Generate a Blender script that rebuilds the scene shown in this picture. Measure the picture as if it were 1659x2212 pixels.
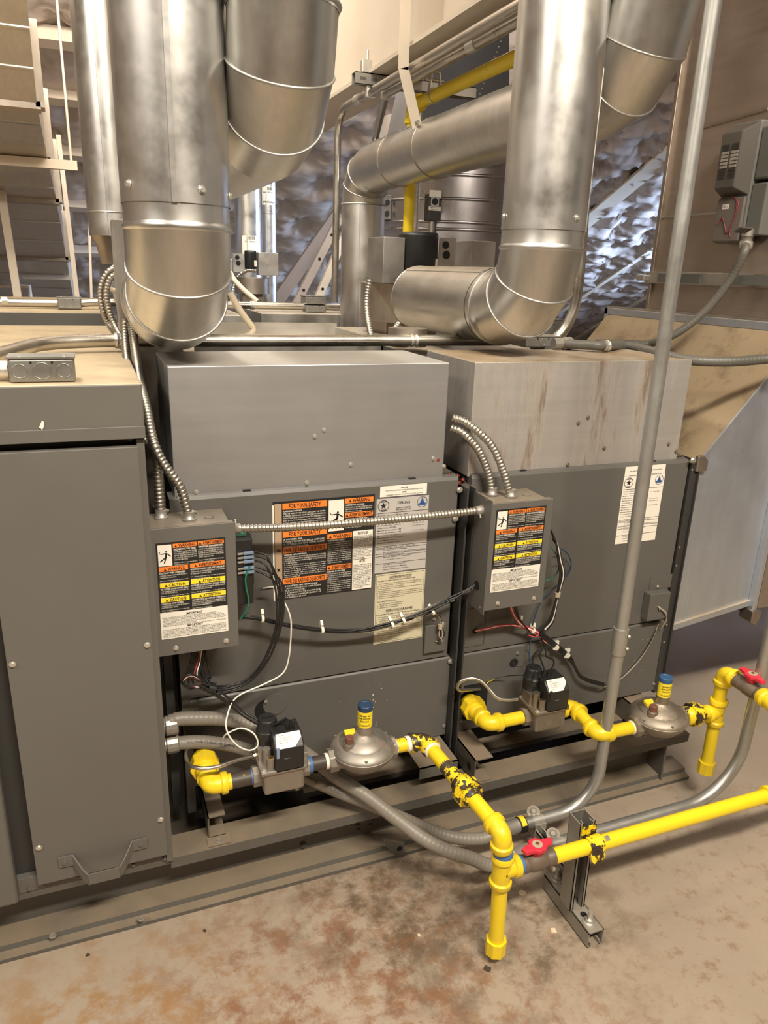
import bpy, bmesh, math, random
from mathutils import Vector, Matrix
random.seed(7)
for o in list(bpy.data.objects): bpy.data.objects.remove(o)
scene = bpy.context.scene
COL = scene.collection

# ------------------------------------------------------------------ camera
CAM = Vector((0.0, -1.55, 1.45)); F = 1591.5; CX, CY = 829.5, 1106.0
RM = ((0.93171576, -0.08324424, 0.35351965), (-0.36169157, -0.30095172, 0.88238726), (0.0329387, -0.94999919, -0.3105102))
cd = bpy.data.cameras.new('camera'); cam = bpy.data.objects.new('camera', cd); COL.objects.link(cam)
cd.sensor_fit = 'VERTICAL'; cd.sensor_height = 36.0; cd.lens = F / 2212 * 36.0; cd.clip_start = 0.05; cd.clip_end = 100
cam.matrix_world = Matrix(((RM[0][0], -RM[0][1], -RM[0][2], CAM.x), (RM[1][0], -RM[1][1], -RM[1][2], CAM.y), (RM[2][0], -RM[2][1], -RM[2][2], CAM.z), (0, 0, 0, 1)))
scene.camera = cam

# ------------------------------------------------------------------ world, lamps, exposure
w = bpy.data.worlds.new('world'); scene.world = w; w.use_nodes = True
w.node_tree.nodes['Background'].inputs[0].default_value = (1.0, 0.90, 0.78, 1)
w.node_tree.nodes['Background'].inputs[1].default_value = 0.30
def area(name, loc, target, sx, sy, power, col):
    l = bpy.data.lights.new(name, 'AREA'); l.shape = 'RECTANGLE'; l.size = sx; l.size_y = sy; l.energy = power; l.color = col
    o = bpy.data.objects.new(name, l); COL.objects.link(o); o.location = loc
    o.rotation_euler = (Vector(target) - Vector(loc)).to_track_quat('-Z', 'Y').to_euler()
    return o
area('high_bay_lamp', (0.75, -2.7, 3.9), (0.75, 0.0, 0.5), 1.70, 0.22, 215, (1.0, 0.90, 0.75))
area('fill_strip', (-0.5, 0.5, 3.9), (0.3, 0.6, 0.0), 1.8, 0.22, 75, (1.0, 0.92, 0.79))  # added overhead strip, unseen: fills the closed room and streaks the pipes
area('fill_strip.001', (1.9, 2.9, 3.2), (1.6, 5.4, 1.4), 1.4, 0.22, 75, (1.0, 0.92, 0.79))  # added at the rear, unseen, to brighten the insulation
area('fill_strip.003', (0.3, 2.2, 3.5), (0.7, 4.6, 1.6), 1.8, 0.22, 62, (1.0, 0.92, 0.79))  # another unseen strip, added to lift the dark centre insulation
area('fill_strip.002', (-2.6, -1.8, 3.6), (0.2, 0.2, 0.8), 1.8, 0.22, 60, (1.0, 0.92, 0.80))  # added fill from camera left, no fixture in view
area('window_daylight', (9.3, 4.4, 2.3), (6.0, 6.1, 2.0), 1.4, 1.4, 380, (0.47, 0.66, 1.0)).data.spread = math.radians(62)
scene.view_settings.view_transform = 'Standard'; scene.view_settings.look = 'None'
scene.view_settings.gamma = 1.0; scene.view_settings.use_curve_mapping = False
scene.view_settings.exposure = 0.20

# ------------------------------------------------------------------ pixel rays at a chosen real plane
def ray(px, py):
    c = (px - CX, py - CY, F)
    return Vector([sum(RM[i][j] * c[j] for j in range(3)) for i in range(3)])
def PY(px, py, Y): r = ray(px, py); return CAM + r * ((Y - CAM.y) / r.y)
def PZ(px, py, Z): r = ray(px, py); return CAM + r * ((Z - CAM.z) / r.z)
def PX(px, py, X): r = ray(px, py); return CAM + r * ((X - CAM.x) / r.x)
def PD(px, py, d): return CAM + ray(px, py) * (d / F)
def roofz(Y): return 2.2 - 0.47 * (Y - 5.5)

# ------------------------------------------------------------------ materials
MATS = {}
def nodes_of(name):
    m = bpy.data.materials.new(name); m.use_nodes = True
    nt = m.node_tree; b = nt.nodes['Principled BSDF']
    return m, nt, b
def N(nt, t, **kw):
    n = nt.nodes.new(t)
    for k, v in kw.items(): setattr(n, k, v)
    return n
def mixcol(nt, fac, a, b):
    n = N(nt, 'ShaderNodeMix', data_type='RGBA')
    for s, v in ((0, fac), (6, a), (7, b)):
        if isinstance(v, bpy.types.NodeSocket): nt.links.new(v, n.inputs[s])
        elif isinstance(v, (int, float)): n.inputs[s].default_value = v
        else: n.inputs[s].default_value = (*v, 1) if len(v) == 3 else v
    return n.outputs[2]
def noise(nt, scale, detail=3, rough=0.55, stretch=(1, 1, 1), coord=None):
    g = N(nt, 'ShaderNodeNewGeometry') if coord is None else None
    mp = N(nt, 'ShaderNodeMapping'); mp.inputs['Scale'].default_value = stretch
    nt.links.new(g.outputs['Position'] if g else coord, mp.inputs[0])
    n = N(nt, 'ShaderNodeTexNoise'); n.inputs['Scale'].default_value = scale; n.inputs['Detail'].default_value = detail; n.inputs['Roughness'].default_value = rough
    nt.links.new(mp.outputs[0], n.inputs['Vector'])
    return n.outputs['Fac']
def ramp(nt, fac, a, b, va=0.0, vb=1.0):
    r = N(nt, 'ShaderNodeMapRange'); r.inputs[1].default_value = a; r.inputs[2].default_value = b; r.inputs[3].default_value = va; r.inputs[4].default_value = vb
    nt.links.new(fac, r.inputs[0]); return r.outputs[0]
def mul(nt, a, b):
    n = N(nt, 'ShaderNodeMath', operation='MULTIPLY')
    for i, v in enumerate((a, b)):
        if isinstance(v, (int, float)): n.inputs[i].default_value = v
        else: nt.links.new(v, n.inputs[i])
    return n.outputs[0]
def bump(nt, b, h, strength, dist=0.002):
    n = N(nt, 'ShaderNodeBump'); n.inputs['Strength'].default_value = strength; n.inputs['Distance'].default_value = dist
    nt.links.new(h, n.inputs['Height']); nt.links.new(n.outputs[0], b.inputs['Normal'])
def upmask(nt, lo=0.6, hi=0.95):
    g = N(nt, 'ShaderNodeNewGeometry'); s = N(nt, 'ShaderNodeSeparateXYZ'); nt.links.new(g.outputs['Normal'], s.inputs[0])
    return ramp(nt, s.outputs[2], lo, hi)
def plain(name, col, rough=0.5, metal=0.0, spec=0.5, var=0.0, vs=30, emit=None):
    m, nt, b = nodes_of(name)
    b.inputs['Roughness'].default_value = rough; b.inputs['Metallic'].default_value = metal; b.inputs['Specular IOR Level'].default_value = spec
    if var:
        c = mixcol(nt, noise(nt, vs, 4), tuple(x * (1 - var) for x in col), tuple(min(1, x * (1 + var)) for x in col))
        nt.links.new(c, b.inputs['Base Color'])
    else: b.inputs['Base Color'].default_value = (*col, 1)
    MATS[name] = m; return m
def metal(name, col, rough, stretch, dust=0.0, dustcol=(0.36, 0.27, 0.17), stains=0.0, staincol=(0.16, 0.10, 0.055), metallic=1.0, rv=0.14, bs=0.15, sscale=5, sstretch=(1, 1, .25), slo=.52):
    m, nt, b = nodes_of(name)
    n1 = noise(nt, 60, 3, .6, stretch); n2 = noise(nt, 4, 3)
    c = mixcol(nt, n1, tuple(x * .86 for x in col), tuple(min(1, x * 1.12) for x in col))
    c = mixcol(nt, ramp(nt, n2, .3, .8, 0, .25), c, tuple(x * .78 for x in col))
    r = ramp(nt, noise(nt, 9, 4, .6), .3, .7, rough - rv / 2, rough + rv)
    met = None
    if stains:
        k = ramp(nt, noise(nt, sscale, 6, .68, sstretch), slo, slo + .14, 0, stains)
        c = mixcol(nt, k, c, staincol)
        mm = N(nt, 'ShaderNodeMath', operation='SUBTRACT'); mm.inputs[0].default_value = metallic; nt.links.new(k, mm.inputs[1]); mm.use_clamp = True; met = mm.outputs[0]
    if dust:
        k = mul(nt, upmask(nt), ramp(nt, noise(nt, 7, 5, .65), .25, .6, dust * .55, dust))
        c = mixcol(nt, k, c, dustcol)
        mm = N(nt, 'ShaderNodeMath', operation='SUBTRACT'); mm.use_clamp = True; nt.links.new(k, mm.inputs[1])
        if met is None: mm.inputs[0].default_value = metallic
        else: nt.links.new(met, mm.inputs[0])
        met = mm.outputs[0]
    b.inputs['Metallic'].default_value = metallic
    if met is not None: nt.links.new(met, b.inputs['Metallic'])
    nt.links.new(c, b.inputs['Base Color']); nt.links.new(r, b.inputs['Roughness'])
    bump(nt, b, n1, bs, .0006)
    MATS[name] = m; return m
def painted(name, col, rough=0.45, chips=0.0, chipcol=(0.045, 0.03, 0.02), cscale=40, thr=.6, dust=0.0, scratch=0.0, dustcol=(0.30, 0.23, 0.15), orange=0.12, dirt=0.0):
    m, nt, b = nodes_of(name)
    c = mixcol(nt, noise(nt, 3, 4), tuple(x * .9 for x in col), tuple(x * 1.1 for x in col))
    if scratch:
        k = ramp(nt, noise(nt, 14, 5, .75, (1, 1, .35)), .68, .74, 0, scratch)
        c = mixcol(nt, k, c, (0.42, 0.39, 0.34))
    if dirt:
        k = ramp(nt, noise(nt, 11, 6, .7), .5, .72, 0, dirt); c = mixcol(nt, k, c, (0.09, 0.06, 0.03))
    if chips:
        k = ramp(nt, noise(nt, cscale, 5, .62), thr, thr + .02, 0, chips); c = mixcol(nt, k, c, chipcol)
    if dust:
        k = mul(nt, upmask(nt), ramp(nt, noise(nt, 8, 5, .65), .25, .6, dust * .5, dust)); c = mixcol(nt, k, c, dustcol)
    nt.links.new(c, b.inputs['Base Color'])
    nt.links.new(ramp(nt, noise(nt, 6, 4), .3, .7, rough - .06, rough + .1), b.inputs['Roughness'])
    bump(nt, b, noise(nt, 160, 3), orange, .0005)
    MATS[name] = m; return m

GALV = metal('galvanized', (.63, .62, .60), .34, (1, 1, .06), bs=.08)
GALVH = metal('galvanized_horizontal', (.60, .585, .55), .36, (.06, .06, 1), dust=.75, dustcol=(.45, .36, .24))
GALVFLUE = metal('galvanized_flue', (.66, .65, .62), .33, (1, 1, .05), bs=.05, rv=.08)
GALVBEAD = metal('galvanized_bead', (.52, .51, .485), .46, (1, 1, .3), bs=.05)
GALVBOX = metal('galvanized_box_dark', (.46, .46, .47), .47, (.05, 1, .6), rv=.03, dust=.45, dustcol=(.50, .45, .37), bs=.03, metallic=.85)
GALVBOX2 = metal('galvanized_box_stained', (.50, .475, .445), .40, (.04, 1, 1), dust=.92, dustcol=(.30, .22, .13), stains=.8, sscale=8, sstretch=(1.5, 1, .2), metallic=.55, slo=.475, rv=.06, bs=.06, staincol=(.115, .070, .036))
GALVDUCT = metal('galvanized_duct', (.56, .60, .67), .34, (.5, .5, .1), dust=.9, dustcol=(.42, .31, .18), metallic=.75, bs=.05)
GALVPLEN = metal('galvanized_plenum', (.47, .40, .345), .40, (.5, .05, 1), stains=.12, metallic=.85)
GALVOLD = metal('galvanized_old', (.44, .385, .33), .42, (1, 1, .1))
ROUNDM = metal('galvanized_round', (.52, .50, .52), .28, (1, 1, .06), rv=.03)
EMTM = metal('conduit_steel', (.56, .53, .475), .28, (1, 1, 1), bs=.05)
EMTOLD = metal('conduit_weathered', (.46, .46, .44), .36, (1, 1, 1), metallic=.8, stains=.10, sscale=120, sstretch=(1, 1, .2))
FLEXM = metal('armored_conduit', (.43, .405, .355), .42, (1, 1, 1))
ALU = metal('cast_aluminium', (.36, .33, .29), .52, (1, 1, 1), metallic=.85, stains=.75, sscale=16, sstretch=(1, 1, 1), rv=.1)
ALUDIRTY = metal('cast_aluminium_dirty', (.36, .315, .26), .55, (1, 1, 1), stains=.9, sscale=18, sstretch=(1, 1, 1), staincol=(.14, .10, .06))
SCREW = metal('zinc_screw', (.64, .62, .57), .34, (1, 1, 1), metallic=.78)
STEELDK = metal('channel_steel', (.20, .175, .145), .52, (1, 1, .3), dust=.8, dustcol=(.22, .165, .11), metallic=.55)
STRUTM = metal('strut_steel', (.37, .35, .315), .45, (1, 1, .2), metallic=.7, dust=.45, dustcol=(.24, .19, .13))
TUBEALU = metal('pilot_tube', (.66, .63, .58), .32, (1, 1, 1))
GREY = painted('grey_enamel', (0.1053, 0.1006, 0.0921), .42, scratch=.16)
GREYCAB = painted('grey_enamel_cabinet', (0.1222, 0.1147, 0.1025), .44, scratch=.12, dust=.0)
GREYTOP = painted('grey_enamel_top', (.125, .118, .104), .45, scratch=.10, dust=.95, dustcol=(.50, .39, .245))
GREYBOX = painted('grey_enamel_box', (0.1128, 0.1081, 0.0978), .40, dust=.55, dustcol=(.27, .21, .145))
GREYDK = painted('dark_grey_enamel', (.035, .034, .032), .5, dust=.3)
BASEM = painted('base_grey', (.100, .094, .083), .45, dust=.8, scratch=.25, dustcol=(.24, .185, .125), dirt=.3)
YEL = painted('yellow_paint', (.80, .585, .018), .33, chips=.85, cscale=75, thr=.70, dirt=.18, chipcol=(.10, .07, .02), orange=.3)
YELOLD = painted('yellow_paint_flaking', (.80, .585, .018), .36, chips=1.0, cscale=38, thr=.50, orange=.3)
YELCLEAN = painted('yellow_paint_clean', (.83, .615, .018), .30, chips=.5, cscale=60, thr=.735, orange=.2)
PIPEBLK = painted('black_pipe', (.055, .042, .033), .5, chips=.9, chipcol=(.75, .5, .02), cscale=45, thr=.64)
PIPEBRN = painted('brown_valve_body', (.13, .095, .068), .5, dirt=.5)
TAPE = plain('thread_tape', (.80, .76, .66), .6); BLUESEAL = plain('blue_sealant', (.06, .15, .36), .5)
BLACK = plain('black_plastic', (.014, .014, .014), .42); BLACKW = plain('black_wire', (.012, .012, .012), .4)
MOTOR = plain('black_motor', (.011, .011, .011), .42)
WHITEW = plain('white_wire', (.78, .75, .68), .45); REDW = plain('red_wire', (.45, .04, .05), .45); GREENW = plain('green_wire', (.02, .17, .11), .45); BLUEW = plain('blue_wire', (.02, .05, .12), .45)
TANW = plain('tan_wire', (.42, .35, .26), .5); CREAMT = plain('cream_tube', (.72, .63, .48), .45)
SPADE = plain('blue_terminal', (.19, .25, .36), .4); TIE = plain('cable_tie', (.74, .69, .58), .5)
GREYFLEX = plain('grey_liquidtight', (.205, .185, .155), .46, var=.12); GREYFLEXDK = plain('dark_liquidtight', (.12, .115, .10), .45, var=.1)
RED = plain('red_handle', (.62, .025, .05), .42); REDST = plain('red_sealant', (.20, .03, .015), .6, var=.4, vs=60)
BRASS = plain('brass', (.55, .38, .16), .35, 1.0); BROWNCAP = plain('brown_plastic', (.15, .062, .038), .5)
NAVY = plain('navy_cap', (.018, .045, .10), .4)
PAPER = plain('label_white', (.78, .74, .66), .5); PAPERYEL = plain('label_cream', (.60, .55, .40), .5, var=.06, vs=8); PAPERSIL = plain('label_silver', (.56, .54, .52), .34, .25)
INKBLK = plain('ink_black', (.012, .012, .013), .45); INKWHT = plain('ink_white', (.74, .70, .62), .5)
INKORG = plain('ink_orange', (.86, .22, .03), .5); INKYEL = plain('ink_yellow', (.88, .68, .03), .5); INKBLU = plain('ink_blue', (.03, .09, .30), .5); INKRED = plain('ink_red', (.55, .03, .03), .5); INKGRN = plain('ink_green', (.06, .30, .19), .5)
DUSTTOP = painted('dusty_duct_top', (.33, .25, .155), .6, dirt=.7, scratch=.3)
HOLE = plain('hole_black', (.004, .004, .004), .9)
GIRDER = painted('girder_cream', (.52, .45, .36), .5, orange=.05)
WHITEP = painted('white_steel', (.66, .57, .46), .5, orange=.05)
PURLIN = painted('purlin_paint', (.50, .42, .34), .5, orange=.05)
PVSMOKE = plain('smoked_plastic', (.10, .093, .083), .22); PVGREY = plain('grey_plastic', (.13, .13, .12), .4)

def concrete():
    m, nt, b = nodes_of('concrete')
    c = mixcol(nt, noise(nt, 5, 6, .65), (.31, .245, .18), (.385, .315, .24))
    c = mixcol(nt, ramp(nt, noise(nt, 1.1, 3), .35, .65, 0, .45), c, (.285, .235, .185))
    def patch(center, rad, col, amt, sc, lo, hi):
        nonlocal c
        g = N(nt, 'ShaderNodeNewGeometry'); d = N(nt, 'ShaderNodeVectorMath', operation='DISTANCE'); d.inputs[1].default_value = center
        nt.links.new(g.outputs['Position'], d.inputs[0])
        f = ramp(nt, d.outputs['Value'], rad * .35, rad, 1, 0)
        k = mul(nt, f, ramp(nt, noise(nt, sc, 8, .72), lo, hi, 0, amt)); c = mixcol(nt, k, c, col)
    patch((.36, -.50, 0), .55, (.18, .078, .036), .80, 13, .48, .60)
    patch((.12, -.80, 0), .60, (.20, .088, .040), .75, 15, .49, .62)
    patch((.56, -.28, 0), .34, (.095, .060, .034), .85, 10, .46, .60)
    patch((.80, -.36, 0), .42, (.10, .068, .042), .85, 9, .47, .60)
    patch((.45, -.75, 0), .75, (.21, .10, .045), .6, 22, .50, .60)
    patch((-.1, -.42, 0), .42, (.27, .15, .06), .85, 11, .46, .60)
    patch((1.25, -.72, 0), .55, (.21, .125, .068), .6, 20, .54, .63)
    patch((1.5, -.35, 0), .45, (.21, .125, .07), .5, 24, .54, .63)
    k = ramp(nt, noise(nt, 55, 5, .7), .66, .72, 0, .45); c = mixcol(nt, k, c, (.16, .11, .07))
    nt.links.new(c, b.inputs['Base Color'])
    nt.links.new(ramp(nt, noise(nt, 4, 4), .3, .7, .42, .62), b.inputs['Roughness']); b.inputs['Specular IOR Level'].default_value = .4
    bump(nt, b, noise(nt, 40, 8, .65), .18, .003)
    return m
CONC = concrete()
def insulation():
    m, nt, b = nodes_of('insulation_vinyl')
    c = mixcol(nt, noise(nt, 1.2, 3), (.46, .39, .35), (.55, .475, .43))
    nt.links.new(c, b.inputs['Base Color']); b.inputs['Roughness'].default_value = .30; b.inputs['Metallic'].default_value = .25
    n1 = noise(nt, 1.7, 4, .5, (1.0, 1.6, 1.6)); n2 = noise(nt, 5, 3, .5, (.6, 1.8, 1.8))
    a = N(nt, 'ShaderNodeMath', operation='MULTIPLY_ADD'); a.inputs[1].default_value = .22; nt.links.new(n2, a.inputs[0]); nt.links.new(n1, a.inputs[2])
    bump(nt, b, a.outputs[0], .30, .10)
    return m
INSUL = insulation()

# ------------------------------------------------------------------ mesh helpers
class G:
    def __init__(s): s.v = []; s.f = []; s.s = []
    def add(s, vs, fs, smooth=False):
        o = len(s.v); s.v += [Vector(p) for p in vs]
        s.f += [tuple(i + o for i in f) for f in fs]; s.s += [smooth] * len(fs); return s
    def box(s, x0, x1, y0, y1, z0, z1):
        return s.add([(x, y, z) for z in (z0, z1) for y in (y0, y1) for x in (x0, x1)],
                     [(0, 2, 3, 1), (4, 5, 7, 6), (0, 1, 5, 4), (2, 6, 7, 3), (0, 4, 6, 2), (1, 3, 7, 5)])
    def obox(s, c, ax, ay, az):          # oriented box, half-axis vectors
        c, ax, ay, az = map(Vector, (c, ax, ay, az))
        return s.add([c + ax * i + ay * j + az * k for k in (-1, 1) for j in (-1, 1) for i in (-1, 1)],
                     [(0, 2, 3, 1), (4, 5, 7, 6), (0, 1, 5, 4), (2, 6, 7, 3), (0, 4, 6, 2), (1, 3, 7, 5)])
    def bar(s, a, b, w, h, up=(0, 0, 1)):
        a, b = Vector(a), Vector(b); d = (b - a).normalized(); u = Vector(up); sd = d.cross(u).normalized(); u2 = sd.cross(d)
        return s.obox((a + b) / 2, (b - a) / 2, sd * w / 2, u2 * h / 2)
    def prism(s, poly, off):             # poly: world points, off: extrusion vector
        n = len(poly); off = Vector(off); a = [Vector(p) for p in poly]
        nrm = sum(((a[i] - a[0]).cross(a[(i + 1) % n] - a[0]) for i in range(1, n)), Vector())
        if nrm.dot(off) > 0: a = a[::-1]
        return s.add(a + [p + off for p in a], [tuple(range(n)), tuple(range(2 * n - 1, n - 1, -1))] + [(i, i + n, (i + 1) % n + n, (i + 1) % n) for i in range(n)])
    def rings(s, rr, closed_ends=(True, True), smooth=True):
        n = len(rr[0]); o = len(s.v)
        for r in rr: s.v += [Vector(p) for p in r]
        for k in range(len(rr) - 1):
            for i in range(n):
                j = (i + 1) % n
                s.f.append((o + k * n + i, o + k * n + j, o + (k + 1) * n + j, o + (k + 1) * n + i)); s.s.append(smooth)
        for e, k in ((0, 0), (1, len(rr) - 1)):
            if closed_ends[e]:
                b = len(s.v); s.v += [Vector(p) for p in rr[k]]
                f = tuple(b + i for i in range(n)); s.f.append(f[::-1] if e == 0 else f); s.s.append(False)
        return s
    def tube(s, path, r, n=14, caps=(True, True), smooth=True):
        path = [Vector(p) for p in path]; m = len(path)
        rad = r if isinstance(r, (list, tuple)) else [r] * m
        tang = []
        for i in range(m):
            t = path[min(i + 1, m - 1)] - path[max(i - 1, 0)]
            tang.append(t.normalized() if t.length > 1e-9 else (tang[-1] if tang else Vector((0, 0, 1))))
        u = tang[0].orthogonal().normalized(); rr = []
        for i in range(m):
            if i:
                ax = tang[i - 1].cross(tang[i])
                if ax.length > 1e-8: u = Matrix.Rotation(tang[i - 1].angle(tang[i]), 3, ax) @ u
                u = (u - tang[i] * u.dot(tang[i])).normalized()
            v = tang[i].cross(u)
            rr.append([path[i] + (u * math.cos(2 * math.pi * k / n) + v * math.sin(2 * math.pi * k / n)) * rad[i] for k in range(n)])
        return s.rings(rr, caps, smooth)
    def lathe(s, prof, org, axis=(0, 0, 1), n=28, smooth=True, caps=(True, True)):
        org = Vector(org); ax = Vector(axis).normalized(); u = ax.orthogonal().normalized(); v = ax.cross(u)
        # sharp profile corners get doubled rings: split prof where flagged with None
        segs = [[]]
        for p in prof:
            if p is None: segs.append([segs[-1][-1]])
            else: segs[-1].append(p)
        for si, sg in enumerate(segs):
            rr = [[org + ax * h + (u * math.cos(2 * math.pi * k / n) + v * math.sin(2 * math.pi * k / n)) * max(r, 1e-5) for k in range(n)] for r, h in sg]
            s.rings(rr, (caps[0] and si == 0, caps[1] and si == len(segs) - 1), smooth)
        return s
    def cyl(s, a, b, r, n=20, r2=None):
        a, b = Vector(a), Vector(b); return s.lathe([(r, 0), (r if r2 is None else r2, (b - a).length)], a, b - a, n)
    def hexa(s, a, b, r, n=6):
        a, b = Vector(a), Vector(b); return s.lathe([(r, 0), (r, (b - a).length)], a, b - a, n, smooth=False)
    def torus(s, c, axis, R, r, n=28, m=8):
        c = Vector(c); ax = Vector(axis).normalized(); u = ax.orthogonal().normalized(); v = ax.cross(u); rr = []
        for k in range(n + 1):
            a = 2 * math.pi * k / n; d = u * math.cos(a) + v * math.sin(a)
            rr.append([c + d * (R + r * math.cos(2 * math.pi * j / m)) + ax * r * math.sin(2 * math.pi * j / m) for j in range(m)])
        return s.rings(rr, (False, False))
    def disc(s, c, nrm, r, n=24):
        c = Vector(c); ax = Vector(nrm).normalized(); u = ax.orthogonal().normalized(); v = ax.cross(u)
        return s.add([c + (u * math.cos(2 * math.pi * k / n) + v * math.sin(2 * math.pi * k / n)) * r for k in range(n)], [tuple(range(n))])

def catmull(pts, step=0.006):
    pts = [Vector(p) for p in pts]; q = [2 * pts[0] - pts[1]] + pts + [2 * pts[-1] - pts[-2]]; out = []
    for i in range(1, len(q) - 2):
        p0, p1, p2, p3 = q[i - 1:i + 3]; n = max(2, int((p2 - p1).length / step))
        for k in range(n):
            t = k / n
            out.append(.5 * ((2 * p1) + (p2 - p0) * t + (2 * p0 - 5 * p1 + 4 * p2 - p3) * t * t + (3 * p1 - p0 - 3 * p2 + p3) * t ** 3))
    out.append(pts[-1]); return out
def resample(path, step):
    out = [path[0]]; acc = 0
    L = [0]
    for i in range(1, len(path)): L.append(L[-1] + (path[i] - path[i - 1]).length)
    n = max(2, int(L[-1] / step)); j = 0
    for k in range(1, n + 1):
        t = L[-1] * k / n
        while j < len(L) - 2 and L[j + 1] < t: j += 1
        f = (t - L[j]) / max(1e-9, L[j + 1] - L[j]); out.append(path[j].lerp(path[j + 1], min(1, f)))
    return out
def fillet(pts, R, k=8):
    pts = [Vector(p) for p in pts]; out = [pts[0]]
    for i in range(1, len(pts) - 1):
        a, b, c = pts[i - 1], pts[i], pts[i + 1]; d1 = (a - b).normalized(); d2 = (c - b).normalized(); th = d1.angle(d2)
        t = min(R / math.tan(th / 2), (a - b).length * .49, (c - b).length * .49) if th < math.pi - .01 else 0
        if t == 0: out.append(b); continue
        rr = t * math.tan(th / 2); cen = b + (d1 + d2).normalized() * (rr / math.sin(th / 2)); p, q = b + d1 * t - cen, b + d2 * t - cen
        for j in range(k + 1):
            f = j / k; ang = p.angle(q); out.append(cen + (p * math.sin((1 - f) * ang) + q * math.sin(f * ang)) / math.sin(ang))
    out.append(pts[-1]); return out
def ribbed(path, r, pitch, depth, n=12, sub=4):
    p = resample(path, pitch / sub); rad = []
    for i in range(len(p)):
        t = (i % sub) / sub; rad.append(r - depth * (0.5 - 0.5 * math.cos(2 * math.pi * t)))
    g = G(); g.tube(p, rad, n); return g

def root_of(o):
    while o.parent: o = o.parent
    return o
def O(name, g, mat, parent=None, label=None, cat=None, group=None, kind=None, bevel=0, seg=2):
    me = bpy.data.meshes.new(name)
    if parent is None:
        xs = [p.x for p in g.v]; ys = [p.y for p in g.v]; zs = [p.z for p in g.v]
        org = Vector(((min(xs) + max(xs)) / 2, (min(ys) + max(ys)) / 2, min(zs)))
    else: org = root_of(parent).location.copy()
    me.from_pydata([p - org for p in g.v], [], g.f); me.materials.append(mat)
    me.polygons.foreach_set('use_smooth', g.s); me.update()
    o = bpy.data.objects.new(name, me); COL.objects.link(o)
    if parent is None: o.location = org
    else: o.parent = parent
    if label: o['label'] = label
    if cat: o['category'] = cat
    if group: o['group'] = group
    if kind: o['kind'] = kind
    if 'lettering' in name: o['kind'] = 'stuff'
    if bevel:
        b = o.modifiers.new('bevel', 'BEVEL'); b.width = bevel; b.segments = seg; b.limit_method = 'ANGLE'; b.angle_limit = math.radians(40)
    return o
def T(name, loc, label, cat, group=None):
    o = bpy.data.objects.new(name, None); COL.objects.link(o); o.location = Vector(loc); o.empty_display_size = .05
    o['label'] = label; o['category'] = cat
    if group: o['group'] = group
    return o
def screw(parent, p, nrm=(0, -1, 0), r=.0045, mat=None, washer=True):
    nrm = Vector(nrm).normalized(); p = Vector(p); g = G()
    if washer: g.lathe([(r * 1.35, 0), (r * 1.3, r * .25)], p, nrm, 14)
    g.hexa(p + nrm * r * .2, p + nrm * r * .95, r * .85); g.disc(p + nrm * r * .97, nrm, r * .35, 6)
    return O('screw', g, mat or SCREW, parent)

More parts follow.
